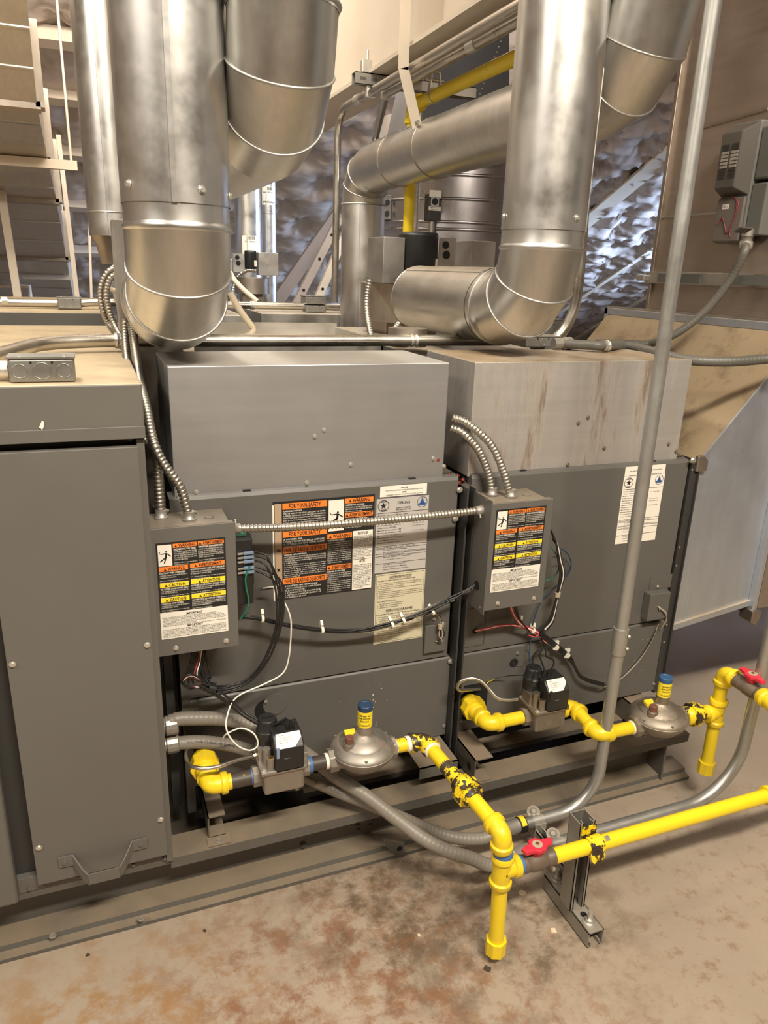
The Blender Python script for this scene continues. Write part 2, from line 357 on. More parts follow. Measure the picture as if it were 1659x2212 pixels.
# flat lettering: real glyph meshes laid on a frame (origin top-left, u right, v down, n out)
_fc = bpy.data.curves.new('lettering_source', 'FONT'); _fc.resolution_u = 1; _fo = bpy.data.objects.new('lettering_source', _fc); COL.objects.link(_fo)
_cache = {}
def glyphs(body, bold=False):
    key = (body, bold)
    if key not in _cache:
        _fc.body = body; _fc.size = 1.0; _fc.offset = .022 if bold else 0.006
        bpy.context.view_layer.update()
        me = bpy.data.meshes.new_from_object(_fo.evaluated_get(bpy.context.evaluated_depsgraph_get()))
        vs = [v.co.copy() for v in me.vertices]; fs = [tuple(p.vertices) for p in me.polygons]; bpy.data.meshes.remove(me)
        x0 = min(v.x for v in vs); x1 = max(v.x for v in vs)
        _cache[key] = (vs, fs, x0, max(1e-4, x1 - x0))
    return _cache[key]
class Frame:
    def __init__(s, org, u, v, n): s.o, s.u, s.v, s.n = Vector(org), Vector(u), Vector(v), Vector(n)
    def p(s, x, y, h=0): return s.o + s.u * x + s.v * y + s.n * h
    def text(s, g, body, x, y, h, width=None, h0=.0008, align='l', bold=False):
        """cap height h, baseline at y, optionally squeezed to width"""
        vs, fs, x0, wd = glyphs(body, bold); k = h / .72; kx = k if width is None else width / wd
        W_ = wd * kx; xo = x - (W_ / 2 if align == 'c' else 0)
        g.add([s.p(xo + (q.x - x0) * kx, y - q.y * k, h0) for q in vs], fs)
        return W_
    def rect(s, g, x0, y0, x1, y1, h=.0004):
        return g.add([s.p(x0, y0, h), s.p(x0, y1, h), s.p(x1, y1, h), s.p(x1, y0, h)], [(0, 1, 2, 3)])
    def slab(s, g, x0, y0, x1, y1, h=.0004):
        a = [s.p(x0, y0, 0), s.p(x0, y1, 0), s.p(x1, y1, 0), s.p(x1, y0, 0)]
        return g.prism(a, s.n * h)
    def poly(s, g, pts, h=.0006):
        g.add([s.p(x, y, h) for x, y in pts], [tuple(range(len(pts) - 1, -1, -1))]); return g
    def tri(s, g, x, y, sz, h=.0008): return s.poly(g, [(x, y), (x + sz, y), (x + sz / 2, y - sz * .9)][::-1], h)
    def stroke(s, g, a, b, w, h=.0014):
        ax, ay = a; bx, by = b; L = math.hypot(bx - ax, by - ay); nx, ny = -(by - ay) / L * w / 2, (bx - ax) / L * w / 2
        q = [(ax + nx, ay + ny), (bx + nx, by + ny), (bx - nx, by - ny), (ax - nx, ay - ny)]
        ar = sum(q[i][0] * q[(i + 1) % 4][1] - q[(i + 1) % 4][0] * q[i][1] for i in range(4))
        if ar < 0: q = q[::-1]
        return s.poly(g, q, h)
    def circ(s, g, x, y, r, h=.0014, n=16): return s.poly(g, [(x + r * math.cos(2 * math.pi * k / n), y + r * math.sin(2 * math.pi * k / n)) for k in range(n)], h)
    def ringc(s, g, x, y, r, t, h=.0008, n=28):
        for k in range(n):
            a, b = 2 * math.pi * k / n, 2 * math.pi * (k + 1) / n
            s.poly(g, [(x + r * math.cos(a), y + r * math.sin(a)), (x + r * math.cos(b), y + r * math.sin(b)), (x + (r - t) * math.cos(b), y + (r - t) * math.sin(b)), (x + (r - t) * math.cos(a), y + (r - t) * math.sin(a))], h)
        return g
    def para(s, g, lines, x, y, w, lh, ch=None, h0=.0008, last=.6):
        """lines of small print, each squeezed to the column"""
        for i, t in enumerate(lines):
            full = (last if i == len(lines) - 1 else 1.0)
            s.text(g, t, x, y + lh * (i + .8), ch or lh * .62, min(w * full, len(t) * (ch or lh * .62) * .95), h0)
def shock_figure(fr, gk, x, y, wd, ht):
    """electric-shock pictogram drawn in a box x,y,wd,ht"""
    X = lambda a: x + a * wd; Yv = lambda b: y + b * ht
    fr.circ(gk, X(.60), Yv(.32), .065 * wd)
    st = lambda a, b, t: fr.stroke(gk, (X(a[0]), Yv(a[1])), (X(b[0]), Yv(b[1])), t * wd)
    st((.60, .38), (.56, .60), .14); st((.58, .40), (.25, .42), .07); st((.62, .40), (.94, .56), .07)
    st((.57, .58), (.12, .78), .09); st((.58, .58), (.42, .86), .09)
    st((.06, .31), (.14, .34), .04); st((.14, .34), (.12, .40), .04); st((.12, .40), (.25, .42), .04)

# ================================================================== THE SETTING
O('floor', G().box(-7, 10, -6, 10.5, -.08, 0), CONC, kind='structure')

def make_ceiling():
    from mathutils import noise as mn
    g = G(); nx, ny = 330, 230; x0, x1, y0, y1 = -1.6, 8.2, 3.5, 9.6
    sx, sy = .42, .34
    rnd = random.Random(3); jit = {}
    def pin(i, j):
        if (i, j) not in jit: jit[(i, j)] = ((i + (j % 2) * .5 + rnd.uniform(-.16, .16)) * sx, (j + rnd.uniform(-.14, .14)) * sy)
        return jit[(i, j)]
    vs = []
    for b in range(ny + 1):
        Y = y0 + (y1 - y0) * b / ny
        for a in range(nx + 1):
            X = x0 + (x1 - x0) * a / nx
            ci, cj = int(math.floor(X / sx)), int(math.floor(Y / sy)); d = 9
            best = None
            for i in (ci - 1, ci, ci + 1):
                for j in (cj - 1, cj, cj + 1, cj + 2):
                    p = pin(i, j); q = math.hypot(X - p[0], Y - p[1])
                    if q < d: d = q; best = p
            ang = math.atan2(Y - best[1], X - best[0])
            dip = 0
            for i in (ci - 1, ci, ci + 1):
                for j in (cj - 1, cj, cj + 1, cj + 2):
                    p = pin(i, j); dip += math.exp(-((X - p[0]) ** 2 + (Y - p[1]) ** 2) / .013)
            puff = .075 * (1 - min(1, dip))
            fold = .026 * (1 - 2 * abs(math.sin(ang * 3.5 + best[0] * 9 + .6 * math.sin(ang * 2 + best[1] * 5)))) * min(1, d / .07) * math.exp(-(d / .15) ** 2)
            fold += .014 * mn.noise((X * 2.1, Y * 3.3, 1.7))
            if X > 3.6:
                k = min(1, (X - 3.6) / .6); n_ = mn.noise((X * 2.2, Y * 7.5, .3)); fold += k * .040 * (1 - 2.4 * abs(n_)) + k * .022 * (1 - 2 * abs(mn.noise((X * 4, Y * 11, 5.1))))
            vs.append((X, Y, roofz(Y) - puff - fold))
    fs = [(b * (nx + 1) + a, (b + 1) * (nx + 1) + a, (b + 1) * (nx + 1) + a + 1, b * (nx + 1) + a + 1) for b in range(ny) for a in range(nx)]
    g.add(vs, fs, True)
    c = O('ceiling', g, INSUL, kind='structure')
    k = 0
    pm = plain('pin_plate', (.06, .05, .045), .6)
    shared = None
    for (i, j), (X, Y) in sorted(jit.items()):
        if 3.7 < Y < 7.6 and -1.0 < X < 3.2 or (4.2 < Y < 7 and 4.3 < X < 6.9 and (i + j) % 3 == 0):
            if shared is None:
                gg = G(); nrm = Vector((0, -.425, -.905)); gg.obox((0, 0, 0), (.019, 0, 0), Vector((0, .905, -.425)) * .012, nrm * .002)
                shared = O('insulation_pin', gg, pm, c); o = shared
            else:
                o = shared.copy(); COL.objects.link(o); o.parent = c
            o.location = Vector((X, Y, roofz(Y) - .012)) - c.location
    return c
CEIL = make_ceiling()
O('ceiling', G().add([(-4.5, -5.5, 4.3), (10, -5.5, 4.3), (10, 1.2, roofz(1.2)), (-4.5, 1.2, roofz(1.2)), (10, 3.5, roofz(3.5) - .04), (-4.5, 3.5, roofz(3.5) - .04)], [(0, 3, 2, 1), (3, 5, 4, 2)]), INSUL, kind='structure')
for xa, xb in ((-4.5, -1.6), (8.2, 10)): O('ceiling', G().add([(xa, 3.5, roofz(3.5) - .04), (xb, 3.5, roofz(3.5) - .04), (xb, 10.2, roofz(10.2)), (xa, 10.2, roofz(10.2))], [(0, 3, 2, 1)]), INSUL, kind='structure')
O('wall_right', G().box(9.6, 9.7, -2, 10.3, 0, 5), INSUL, kind='structure')
WALLM = plain('wall_panel', (.40, .34, .28), .6, var=.1, vs=2)
O('wall_left', G().box(-4.6, -4.5, -5.5, 10.3, 0, 5), WALLM, kind='structure')
O('wall_back', G().box(-4.6, 10, -5.6, -5.5, 0, 4.5), WALLM, kind='structure')
# purlins across the slope, rafters down it
for i, Y in enumerate((4.12, 4.62, 5.22, 5.92, 6.7)):
    g = G(); z = roofz(Y) - .085
    g.obox((-1.95, Y, z), (2.5, 0, 0), Vector((0, .905, -.425)) * .04, Vector((0, .425, .905)) * .05)
    O('trim_%d' % (i + 1), g, PURLIN, kind='structure')
for i, (X, wd) in enumerate(((5.13, .20), (6.45, .07), (7.5, .09))):
    g = G(); a = Vector((X, 2.5, roofz(2.5) - .10)); b = Vector((X, 10.1, roofz(10.1) - .10)); g.bar(a, b, wd, .03, (0, 0, 1))
    O('trim_%d' % (i + 6), g, WHITEP, kind='structure')

# ================================================================== MAKE-UP AIR CABINET (left)
def cabinet():
    t = T('air_handler_cabinet', (-.27, .5, .14), 'tall dark grey sheet metal cabinet with bent pull handle at left edge', 'cabinet')
    O('body', G().box(-1.56, .074, -.118, 1.18, .168, 1.14), GREYDK, t)
    # top hood with folded lip
    g = G(); g.box(-1.6, .082, -.150, 1.19, 1.143, 1.243); O('top_cover', g, GREYTOP, t, bevel=.003)
    O('lip_strip', G().box(-1.6, .0825, -.1525, -.149, 1.143, 1.166), GREYCAB, t, bevel=.001)
    # lower skirt frame
    O('skirt', G().box(-1.56, .078, -.134, -.10, .168, .205), GREYCAB, t, bevel=.001)
    O('corner_post', G().box(.066, .080, -.142, -.09, .165, 1.14), GREYCAB, t, bevel=.001)
    # middle door
    d = O('door', G().box(-.196, .068, -.152, -.128, .194, 1.128), GREYCAB, t, bevel=.0015)
    for p in ((84, 1831), (347, 1770), (27, 1435), (318, 1393)):
        q = PY(*p, -.153); screw(d, q, r=.0048)
    # bent pull handle
    g = G()
    A, B = PY(140, 1862, -.154), PY(305, 1827, -.154); zc = (A.z + B.z) / 2
    pts = [(A.x - .012, -.1545, zc + .004), (A.x + .016, -.1555, zc + .004), (A.x + .034, -.178, zc - .020), (A.x + .044, -.190, zc - .026), (B.x - .048, -.190, zc - .026), (B.x - .038, -.180, zc - .020), (B.x - .018, -.1555, zc + .004), (B.x + .012, -.1545, zc + .004)]
    for i in range(len(pts) - 1):
        a, b = Vector(pts[i]), Vector(pts[i + 1]); up = Vector((0, 0, .013))
        nn = (b - a).cross(up).normalized() * .0015
        g.add([a - up + nn, b - up + nn, b + up + nn, a + up + nn, a - up - nn, b - up - nn, b + up - nn, a + up - nn], [(0, 1, 2, 3), (7, 6, 5, 4), (0, 4, 5, 1), (2, 6, 7, 3), (0, 3, 7, 4), (1, 5, 6, 2)])
    h = O('handle', g, GREYCAB, d)
    for p in (A, B): screw(h, (p.x, -.156, zc + .004), r=.005, mat=GREYCAB)
    # left door, rounded edges, with warning sticker
    d2 = O('door', G().box(-.66, -.235, -.160, -.128, .165, 1.128), GREYCAB, t, bevel=.008, seg=3)
    O('door', G().box(-1.14, -.70, -.160, -.128, .172, 1.128), GREYCAB, t, bevel=.008, seg=3); O('door', G().box(-1.56, -1.18, -.160, -.128, .172, 1.128), GREYCAB, t, bevel=.008, seg=3)
    g = G(); g.box(-.40, -.262, -.1608, -.160, .375, .47); st = O('warning_sticker', g, INKBLK, d2)
    fr = Frame((-.40, -.1608, .47), (1, 0, 0), (0, 0, -1), (0, -1, 0)); g = G(); fr.rect(g, .012, .046, .13, .058); O('header_band', g, INKORG, st)
    g = G(); fr.para(g, ['RISK OF ELECTRIC SHOCK', 'DISCONNECT POWER', 'BEFORE SERVICING'], .012, .066, .11, .008); O('lettering', g, INKWHT, st)
    for X, Z in ((-.215, .178), (-.188, .180), (-.115, .178), (-.005, .176), (.062, .172)): screw(t, (X, -.135, Z), r=.0045, mat=GREYCAB)
    screw(t, PY(281, 946, -.13), r=.004, mat=GREYCAB)
    # paint chip on the hood
    g = G(); c = PY(88, 922, -.1512); fr = Frame(c, (1, 0, 0), (0, 0, -1), (0, -1, 0)); fr.poly(g, [(-.004, .012), (.001, .004), (-.003, .001), (.003, -.011), (.006, -.009), (.005, .0), (.002, .005), (.001, .013)], .0008); O('paint_chip', g, PAPER, t)
    return t
cabinet()

# ================================================================== BASE FRAME
def base():
    t = T('base_frame', (.75, -.05, 0), 'grey steel channel base rail under the two furnaces', 'base frame')
    O('skirt_rail', G().box(-1.60, .075, -.132, -.06, .150, .166), BASEM, t)
    O('top_rail', G().prism([(.075, -.134, .165), (.075, -.134, .138), (.075, -.130, .138), (.075, -.130, .161), (.075, -.060, .161), (.075, -.060, .165)], (1.502, 0, 0)), BASEM, t)
    O('web', G().box(-1.60, 1.50, -.064, -.058, .012, .162), BASEM, t)
    O('bottom_flange', G().prism([(-1.62, -.058, .030), (-1.62, -.118, .026), (-1.62, -.121, .014), (-1.62, -.140, .010), (-1.62, -.140, 0), (-1.62, -.058, 0)], (3.222, 0, 0)), BASEM, t)
    O('end_plate', G().box(1.50, 1.506, -.128, .9, .012, .16), BASEM, t)
    O('rear_rail', G().box(-1.60, 1.577, .96, 1.02, .012, .162), BASEM, t)
    for p, r in (((655, 1825), .008), ((772, 1783), .006), ((803, 1772), .006), ((774, 1793), .005), ((800, 1783), .005)):
        q = PY(*p, -.066); g = G(); g.lathe([(r, 0), (r * .8, r * .6), (.0003, r * .8)], q, (0, -1, 0), 14); O('rivet', g, BASEM, t)
    q = PY(1406, 1634, -.066); screw(t, q, r=.007, mat=STRUTM)
    # knock-out holes near the rail's right end
    q = PY(1437, 1608, -.0645); O('slot_hole', G().lathe([(.012, 0), (.012, .001)], q, (0, -1, 0), 20), PAPER, t)
    # bolts on the bottom flange
    for p in ((305, 1985), (114, 2022)): screw(t, PZ(*p, .028), (0, 0, 1), r=.006, mat=STRUTM)
    # support brackets between rail and furnaces
    def chan(name, x0, x1, z0, z1, y0, hole=None, mat=STEELDK):
        g = G(); th = .003
        g.box(x0, x0 + th, y0, .10, z0, z1); g.box(x0, x1, y0, .10, z1 - th, z1)
        g.box(x0, x1, y0, .02, z0, z0 + th); b = O(name, g, mat, t)
        if hole:
            hh = G(); hh.disc((x0 - .0006, hole[0], hole[1]), (-1, 0, 0), .011, 20); O('hole', hh, HOLE, b)
        return b
    chan('support_bracket', .852, .905, .165, .238, -.128, (-.098, .20))
    g = G(); g.box(.700, .812, -.112, .10, .236, .239); g.box(.809, .812, -.112, .10, .165, .239); g.box(.700, .812, -.112, -.109, .205, .239); b = O('support_bracket', g, BASEM, t)
    screw(b, (.745, -.03, .239), (0, 0, 1), r=.006, mat=BASEM)
    b = chan('support_bracket', .165, .205, .165, .225, -.10); screw(b, (.185, -.118, .168), (0, 0, 1), r=.006, mat=STRUTM)
    O('foot_plate', G().box(.160, .214, -.130, -.098, .165, .168), STEELDK, t)
    g = G(); g.prism([(.375, .06, .165), (.375, .00, .165), (.375, .03, .245), (.375, .06, .245)], (.06, 0, 0)); O('support_bracket', g, BASEM, t)
    chan('support_bracket', 1.43, 1.50, .165, .235, -.10)
    O('inner_rail', G().box(.42, .83, -.02, .045, .150, .166), BASEM, t)
    O('inner_rail', G().box(.90, 1.50, -.01, .045, .150, .166), BASEM, t)
    # dark floor pan seen through the openings
    O('floor_pan', G().box(.085, 1.50, .05, 1.0, .05, .06), GREYDK, t)
    # angle clip hanging off the rail in front
    g = G(); c = PY(855, 1800, -.142)
    g.prism([(c.x - .035, -.141, .075), (c.x + .024, -.141, .045), (c.x + .027, -.141, .002), (c.x + .012, -.141, .002), (c.x - .035, -.141, .062)], (0, -.003, 0)); cl = O('angle_clip', g, BASEM, t)
    O('hole', G().disc((c.x + .012, -.1445, .032), (0, -1, 0), .008, 16), HOLE, cl)
    return t
base()

# ================================================================== DUCT FURNACES
def furnace(x0, w, bx0, bx1, label, boxmat, idx):
    t = T('duct_furnace', (x0 + w / 2, .5, .2), label, 'furnace')
    x1 = x0 + w
    O('body', G().box(x0 + .006, x1 - .006, .021, .385, .240, .985), GREYDK, t)
    # upper and lower front panels with folded edges
    g = G(); g.prism([(x0, 0, .486), (x0, 0, .970), (x0, .004, .978), (x0, .026, .982), (x0, .026, .486)], (w, 0, 0))
    up = O('upper_panel', g, GREY, t, bevel=.001)
    g = G(); g.prism([(x0 - .002, -.002, .242), (x0 - .002, -.002, .478), (x0 - .002, .002, .482), (x0 - .002, .02, .482), (x0 - .002, .02, .242)], (w + .012, 0, 0))
    lo = O('lower_panel', g, GREY, t, bevel=.001)
    for xx in ((x0 + .15), (x1 - .12)): O('vent_slot', G().obox((xx, .012, .9795), (.009, 0, 0), (0, .0055, .001), (0, 0, .0012)), HOLE, up)
    # flue collector box on top
    g = G(); g.box(bx0, bx1, .014, .29, .972, 1.252); bx = O('flue_box', g, boxmat, t, bevel=.0015)
    return t, up, lo, bx
F1 = furnace(.147, .668, .143, .778, 'grey gas duct furnace with plain dark metal top box, middle of the row', GALVBOX, 0)
F2 = furnace(.852, .682, .846, 1.500, 'grey gas duct furnace with rust-stained shiny top box, right of the row', GALVBOX2, 1)
for p in ((424, 1063), (663, 1043), (758, 1004), (936, 991), (959, 1007), (700, 929), (680, 943)): screw(F1[3], PY(*p, .0135), r=.004)
for p in ((1249, 914), (1270, 902), (1305, 968), (1444, 959), (1460, 975), (1226, 1004)): screw(F2[3], PY(*p, .0135), r=.0042, mat=ALUDIRTY)
g = G(); q = PY(947, 994, .0134); g.lathe([(.004, 0), (.004, .0006)], q, (0, -1, 0), 10); O('paint_spot', g, REDST, F1[3])
for p in ((959, 1568), (969, 1590), (395, 1545)): screw(F1[2], PY(*p, -.0025), r=.0042, mat=STRUTM)
for p in ((1412, 1477), (995, 1557), (1118, 1411)): screw(F2[2], PY(*p, -.0025), r=.0042, mat=STRUTM)
# round pilot cover swung over its hole on the first furnace
c = PY(591, 1524, -.0025); g = G(); g.disc(PY(576, 1533, -.0028), (0, -1, 0), .030, 30); O('pilot_hole', g, HOLE, F1[2])
g = G(); g.lathe([(.030, 0), (.030, .002), None, (.0286, .0022)], c + Vector((.004, 0, .004)), (0, -1, 0), 32); cv = O('pilot_cover', g, GREY, F1[2]); screw(cv, PY(574, 1516, -.005), r=.0035)
c = PY(1110, 1432, -.0028); O('pilot_hole', G().disc(c, (0, -1, 0), .0135, 24), HOLE, F2[2])
g = G(); g.torus(c + Vector((.022, -.0005, .012)), (0, 1, 0), .026, .0006, 30, 4); O('pilot_cover', g, GREY, F2[2])
# flat cover plates low on the upper panels
g = G(); a, b = PY(918, 1352, -.006), PY(958, 1402, -.006); g.box(a.x, b.x + .004, -.010, 0, b.z - .004, a.z); sb = O('cover_box', g, GREY, F1[1], bevel=.003); O('mounting_tab', G().box(a.x, b.x, -.002, 0, a.z, a.z + .04), GREY, F1[1]); screw(F1[1], PY(938, 1337, -.003), r=.0038)
a, b = PY(1407, 1285, -.03), PY(1441, 1336, -.03); g = G(); g.box(a.x, b.x, -.030, 0, b.z, a.z); O('cover_box', g, GREY, F2[1], bevel=.003); O('mounting_tab', G().box(a.x + .015, b.x + .03, -.002, 0, a.z, a.z + .042), GREY, F2[1]); screw(F2[1], PY(1421, 1267, -.003), r=.0038)
# scribed door outline on the second furnace's upper panel
a, b = PY(1003, 1318, -.0008), PY(1044, 1393, -.0008); g = G()
for q in ((a.x, a.x + .0012, b.z, a.z), (b.x, b.x + .0012, b.z, a.z), (a.x, b.x, b.z, b.z + .0012), (a.x, b.x, a.z, a.z + .0012)): g.box(q[0], q[1], -.0008, .0, q[2], q[3])
O('door_outline', g, GREYDK, F2[1]); O('wire_hole', G().disc(PY(1026, 1364, -.001), (0, -1, 0), .0075, 18), HOLE, F2[1])
# pipe opening low in each furnace
c = PY(1022, 1502, -.0028); O('pipe_opening', (lambda g: g.box(c.x - .03, c.x + .045, -.003, .0, c.z - .075, c.z + .035))(G()), HOLE, F2[2])
# joint posts between / beside the furnaces
def post(x0, x1, label, bolts, top=.955):
    t = T('joint_flange', ((x0 + x1) / 2, 0, .17), label, 'flange')
    g = G(); g.box(x0, x0 + .004, -.028, .3, .17, top); g.box(x0, x1, .012, .016, .17, top); g.box(x1 - .004, x1, -.028, .3, .17, top); O('channel', g, GREYDK, t)
    O('edge_strip', G().box(x0 + .006, x1 - .006, -.004, .012, .17, top), GREY, t)
    for p in bolts: screw(t, PY(*p, -.005), r=.006)
    return t
post(.826, .850, 'narrow bolted steel flange between the two duct furnaces', ((993, 1058), (984, 1120), (976, 1294), (973, 1428)))
g = G(); c = PY(984, 1028, .02); rr = random.Random(5)
for k in range(12):
    q = c + Vector((rr.uniform(-.020, .022), rr.uniform(-.008, .0), rr.uniform(-.018, .006))); g.lathe([(.0005, -.001), (rr.uniform(.003, .006), 0), (.0005, .0012)], q, (rr.uniform(-.6, .6), -1, rr.uniform(0, 1)), 9)
O('sealant_blob', g, REDST, label='rust red smear of sealant at the joint between furnace top boxes', cat='sealant')
t = T('joint_flange', (1.55, 0, .17), 'dark perforated steel flange between right furnace and supply duct', 'flange')
O('channel', G().box(1.540, 1.563, -.004, .9, .235, .968), GREYDK, t)
O('edge_strip', G().box(1.563, 1.567, -.012, .9, .30, .975), GREYDK, t)
for p in ((1495, 1015), (1468, 1182), (1461, 1222), (1440, 1349), (1434, 1387)):
    O('bolt_hole', G().lathe([(.003, 0), (.003, .001)], PY(*p, -.005), (0, -1, 0), 10), SCREW, t)
# narrow grey post in the dark gap beside the cabinet
t = T('gap_post', (.115, .05, .17), 'dark steel post in the gap between cabinet and furnace', 'post')
O('post', G().box(.098, .118, .03, .05, .17, .95), GREYDK, t); O('side_flange', G().box(.130, .150, -.004, .06, .17, .975), GREY, t)

# paint specks on the first lower panel, drips on the rail
g = G(); rr = random.Random(11)
for p, s in (((824, 1487), .0022), ((806, 1501), .0026), ((806, 1512), .0018), ((803, 1519), .002), ((811, 1516), .0016), ((806, 1528), .0016), ((802, 1536), .0014), ((814, 1560), .0016), ((820, 1478), .0014), ((795, 1485), .0012), ((836, 1512), .0016), ((735, 1515), .0014), ((804, 1548), .0014), ((812, 1566), .0018), ((806, 1573), .0014), ((820, 1575), .0014)): g.disc(PY(*p, -.0026), (0, -1, 0), s * .75, 8)
o = O('paint_specks', g, PAPER, F1[2]); o['kind'] = 'stuff'
g = G()
for k in range(26): g.disc(PY(rr.uniform(1330, 1420), rr.uniform(1370, 1470), -.0026), (0, -1, 0), rr.uniform(.0005, .0012), 7)
o = O('paint_specks', g, PAPER, F2[2]); o['kind'] = 'stuff'

# ================================================================== LABELS
W1 = ['DISCONNECT ALL ELECTRIC POWER', 'INCLUDING REMOTE DISCONNECTS', 'BEFORE SERVICING. INSURE THAT', 'ALL MOTOR CAPACITORS HAVE', 'DISCHARGED STORED VOLTAGE.']
W1B = ['Failure to disconnect power before', 'servicing can cause severe personal', 'injury or death.']
A1 = ['COUPER TOUTE ALIMENTATION ELECTRIQUE', 'ET LES SECTIONNEURS SITUES A', 'DISTANCE AVANT ENTRETIEN. VERIFIER', 'QUE LES CONDENSATEURS DES MOTEURS', 'SONT DECHARGES.']
def split(parent, g, name, mat):
    for f in g.f:
        q = G(); q.add([g.v[i] for i in f], [tuple(range(len(f)))]); O(name, q, mat, parent)
def control_label(parent, fr, w, h):
    """black / orange / yellow / white warning sheet in millimetres of a 129 x 190 face"""
    lab_g = G(); fr.slab(lab_g, 0, 0, w, h, .0005); lab = O('warning_label', lab_g, INKBLK, parent)
    sx, sy = w / 100, h / 145
    kO, kY, kW, kB, wt, kF = G(), G(), G(), G(), G(), G()
    R = lambda g, x0, y0, x1, y1, hh=.0009: fr.rect(g, x0 * sx, y0 * sy, x1 * sx, y1 * sy, hh)
    TX = lambda g, s, x, y, ch, wd=None, bold=False, al='l': fr.text(g, s, x * sx, y * sy, ch * sy, None if wd is None else wd * sx, .0013, al, bold)
    R(kW, 2.5, 3, 22, 34); shock_figure(fr, kF, 2.5 * sx, 3 * sy, 19.5 * sx, 31 * sy)
    R(kO, 24, 2.5, 58, 8.5); R(kO, 60, 2, 98, 8)
    R(kO, 2.5, 35, 44, 42); R(kO, 47, 34, 98, 40.5)
    R(kY, 2.5, 59, 44, 66); R(kY, 47, 58, 98, 65)
    R(kY, 2.5, 81, 44, 88); R(kY, 47, 80, 98, 87)
    for x, y, s, wd in ((26, 8, 'WARNING', 24), (61, 7.5, 'AVERTISSEMENT', 31), (9, 41.3, 'WARNING', 24), (53, 39.9, 'AVERTISSEMENT', 34), (9, 65.3, 'CAUTION', 24), (58, 64.3, 'ATTENTION', 26), (9, 87.3, 'CAUTION', 24), (58, 86.3, 'ATTENTION', 26)):
        fr.tri(kB, x * sx, y * sy - .3 * sy, 4.2 * sx, .0013); TX(kB, s, x + 6, y - .4, 4.6, wd, True)
    def blk(x, y, head, lines, lines2, wd, lh=3.0):
        TX(wt, head, x, y + 3.2, 2.7, min(wd, len(head) * 1.75), True)
        fr.para(wt, lines, x * sx, (y + 4.2) * sy, wd * sx, lh * sy, 1.9 * sy, .0010)
        fr.para(wt, lines2, x * sx, (y + 5.6 + lh * len(lines)) * sy, wd * sx, lh * sy, 1.8 * sy, .0010)
    blk(25, 9, 'HAZARDOUS VOLTAGE!', W1, W1B[:2], 33, 2.9); blk(60, 8.5, 'TENSIONS DANGEREUSES!', A1, ['Ne pas couper l alimentation electrique', 'entraine des blessures graves.'], 37, 2.9)
    blk(3, 42.5, 'FACTORY WIRE CHANGES!', ['CONSULT MANUFACTURER PRIOR TO', 'CHANGING FACTORY WIRING.'], ['Incorrect wiring of safety circuits could', 'result in death or fire.'], 40)
    blk(47.5, 41, 'MODIFICATION DU CABLAGE D ORIGINE!', ['CONSULTER LE FABRICANT AVANT DE MODIFIER', 'LE CABLAGE FOURNI EN USINE.'], ['Un cablage incorrect des circuits de securite', 'la mort ou un incendie.'], 50)
    blk(3, 66.5, 'USE COPPER CONDUCTORS ONLY!', ['UNIT TERMINALS ARE NOT DESIGNED TO', 'ACCEPT OTHER TYPES OF CONDUCTORS.'], ['Failure to do so may cause damage to the', 'equipment.'], 40, 2.6)
    blk(47.5, 65.5, 'N UTILISER QUE DES CONDUCTEURS EN CUIVRE!', ['LES BORNES DE L APPAREIL NE PEUVENT', 'RECEVOIR DE CONDUCTEURS D AUTRE TYPE.'], ['Faute de se conformer a cette directive,', 'd endommager l equipement.'], 50, 2.6)
    blk(3, 88.5, 'CONTROL BOX COVER!', ['CONTROL BOX COVER MUST BE IN', 'PLACE WHEN SYSTEM IS OPERATED.'], ['Failure to replace control box cover may', 'result in personal injury.'], 40, 2.6)
    blk(47.5, 87.5, 'COUVERCLE DE LA BOITE DE COMMANDE!', ['LE COUVERCLE DE LA BOITE DE COMMANDE DOIT', 'ETRE EN PLACE LORSQUE LE SYSTEME EST EN', 'FONCTIONNEMENT.'], ['Des blessures corporelles.'], 50, 2.6)
    R(kW, 0, 104, 100, 145)
    TX(kB, 'IMPORTANT', 50, 110.5, 3.6, 24, True, 'c')
    fr.para(kB, ['REFER TO INSTALLATION AND OPERATION MANUAL FOR SERVICE', 'INSTRUCTIONS, SERVICE EQUIPMENT BY QUALIFIED PERSONNEL ONLY', 'INSTALL A GROUND CONDUCTOR TO THE GROUND PLUG PROVIDED IF THIS', 'UNIT IS SUPPLIED BY A WIRING SYSTEM THAT IN ACCORDANCE WITH THE', 'NATIONAL ELECTRIC CODE REQUIRES THE INSTALLATION OF AN EQUIPMENT', 'GROUNDING CONDUCTOR OR CONDUCTORS.', 'WIRING MUST BE IN ACCORDANCE WITH APPLICABLE CODES OR ORDINANCES.'], 3 * sx, 111 * sy, 94 * sx, 2.15 * sy, 1.45 * sy, .0013, 1)
    TX(kB, 'IMPORTANT', 50, 129.2, 3.4, 24, True, 'c')
    fr.para(kB, ['POUR LES DIRECTIVES D ENTRETIEN, CONSULTER LE MANUEL D INSTALLATION ET', 'D UTILISATION. NE CONFIER L ENTRETIEN DE L APPAREIL QU A DU PERSONNEL AGREE.', 'POSER UN FIL DE MASSE A LA PRISE DE MISE A LA TERRE FOURNIE SI L APPAREIL EST', 'ALIMENTE PAR UN CABLAGE QUI, CONFORMEMENT AU CODE NATIONAL DE L ELECTRICITE,', 'EXIGE LA POSE D UN OU PLUSIEURS CONDUCTEURS DE PROTECTION.', 'LE CABLAGE DOIT ETRE CONFORME AUX CODES OU AUX ORDONNANCES EN VIGUEUR.'], 3 * sx, 130 * sy, 94 * sx, 2.2 * sy, 1.45 * sy, .0013, 1)
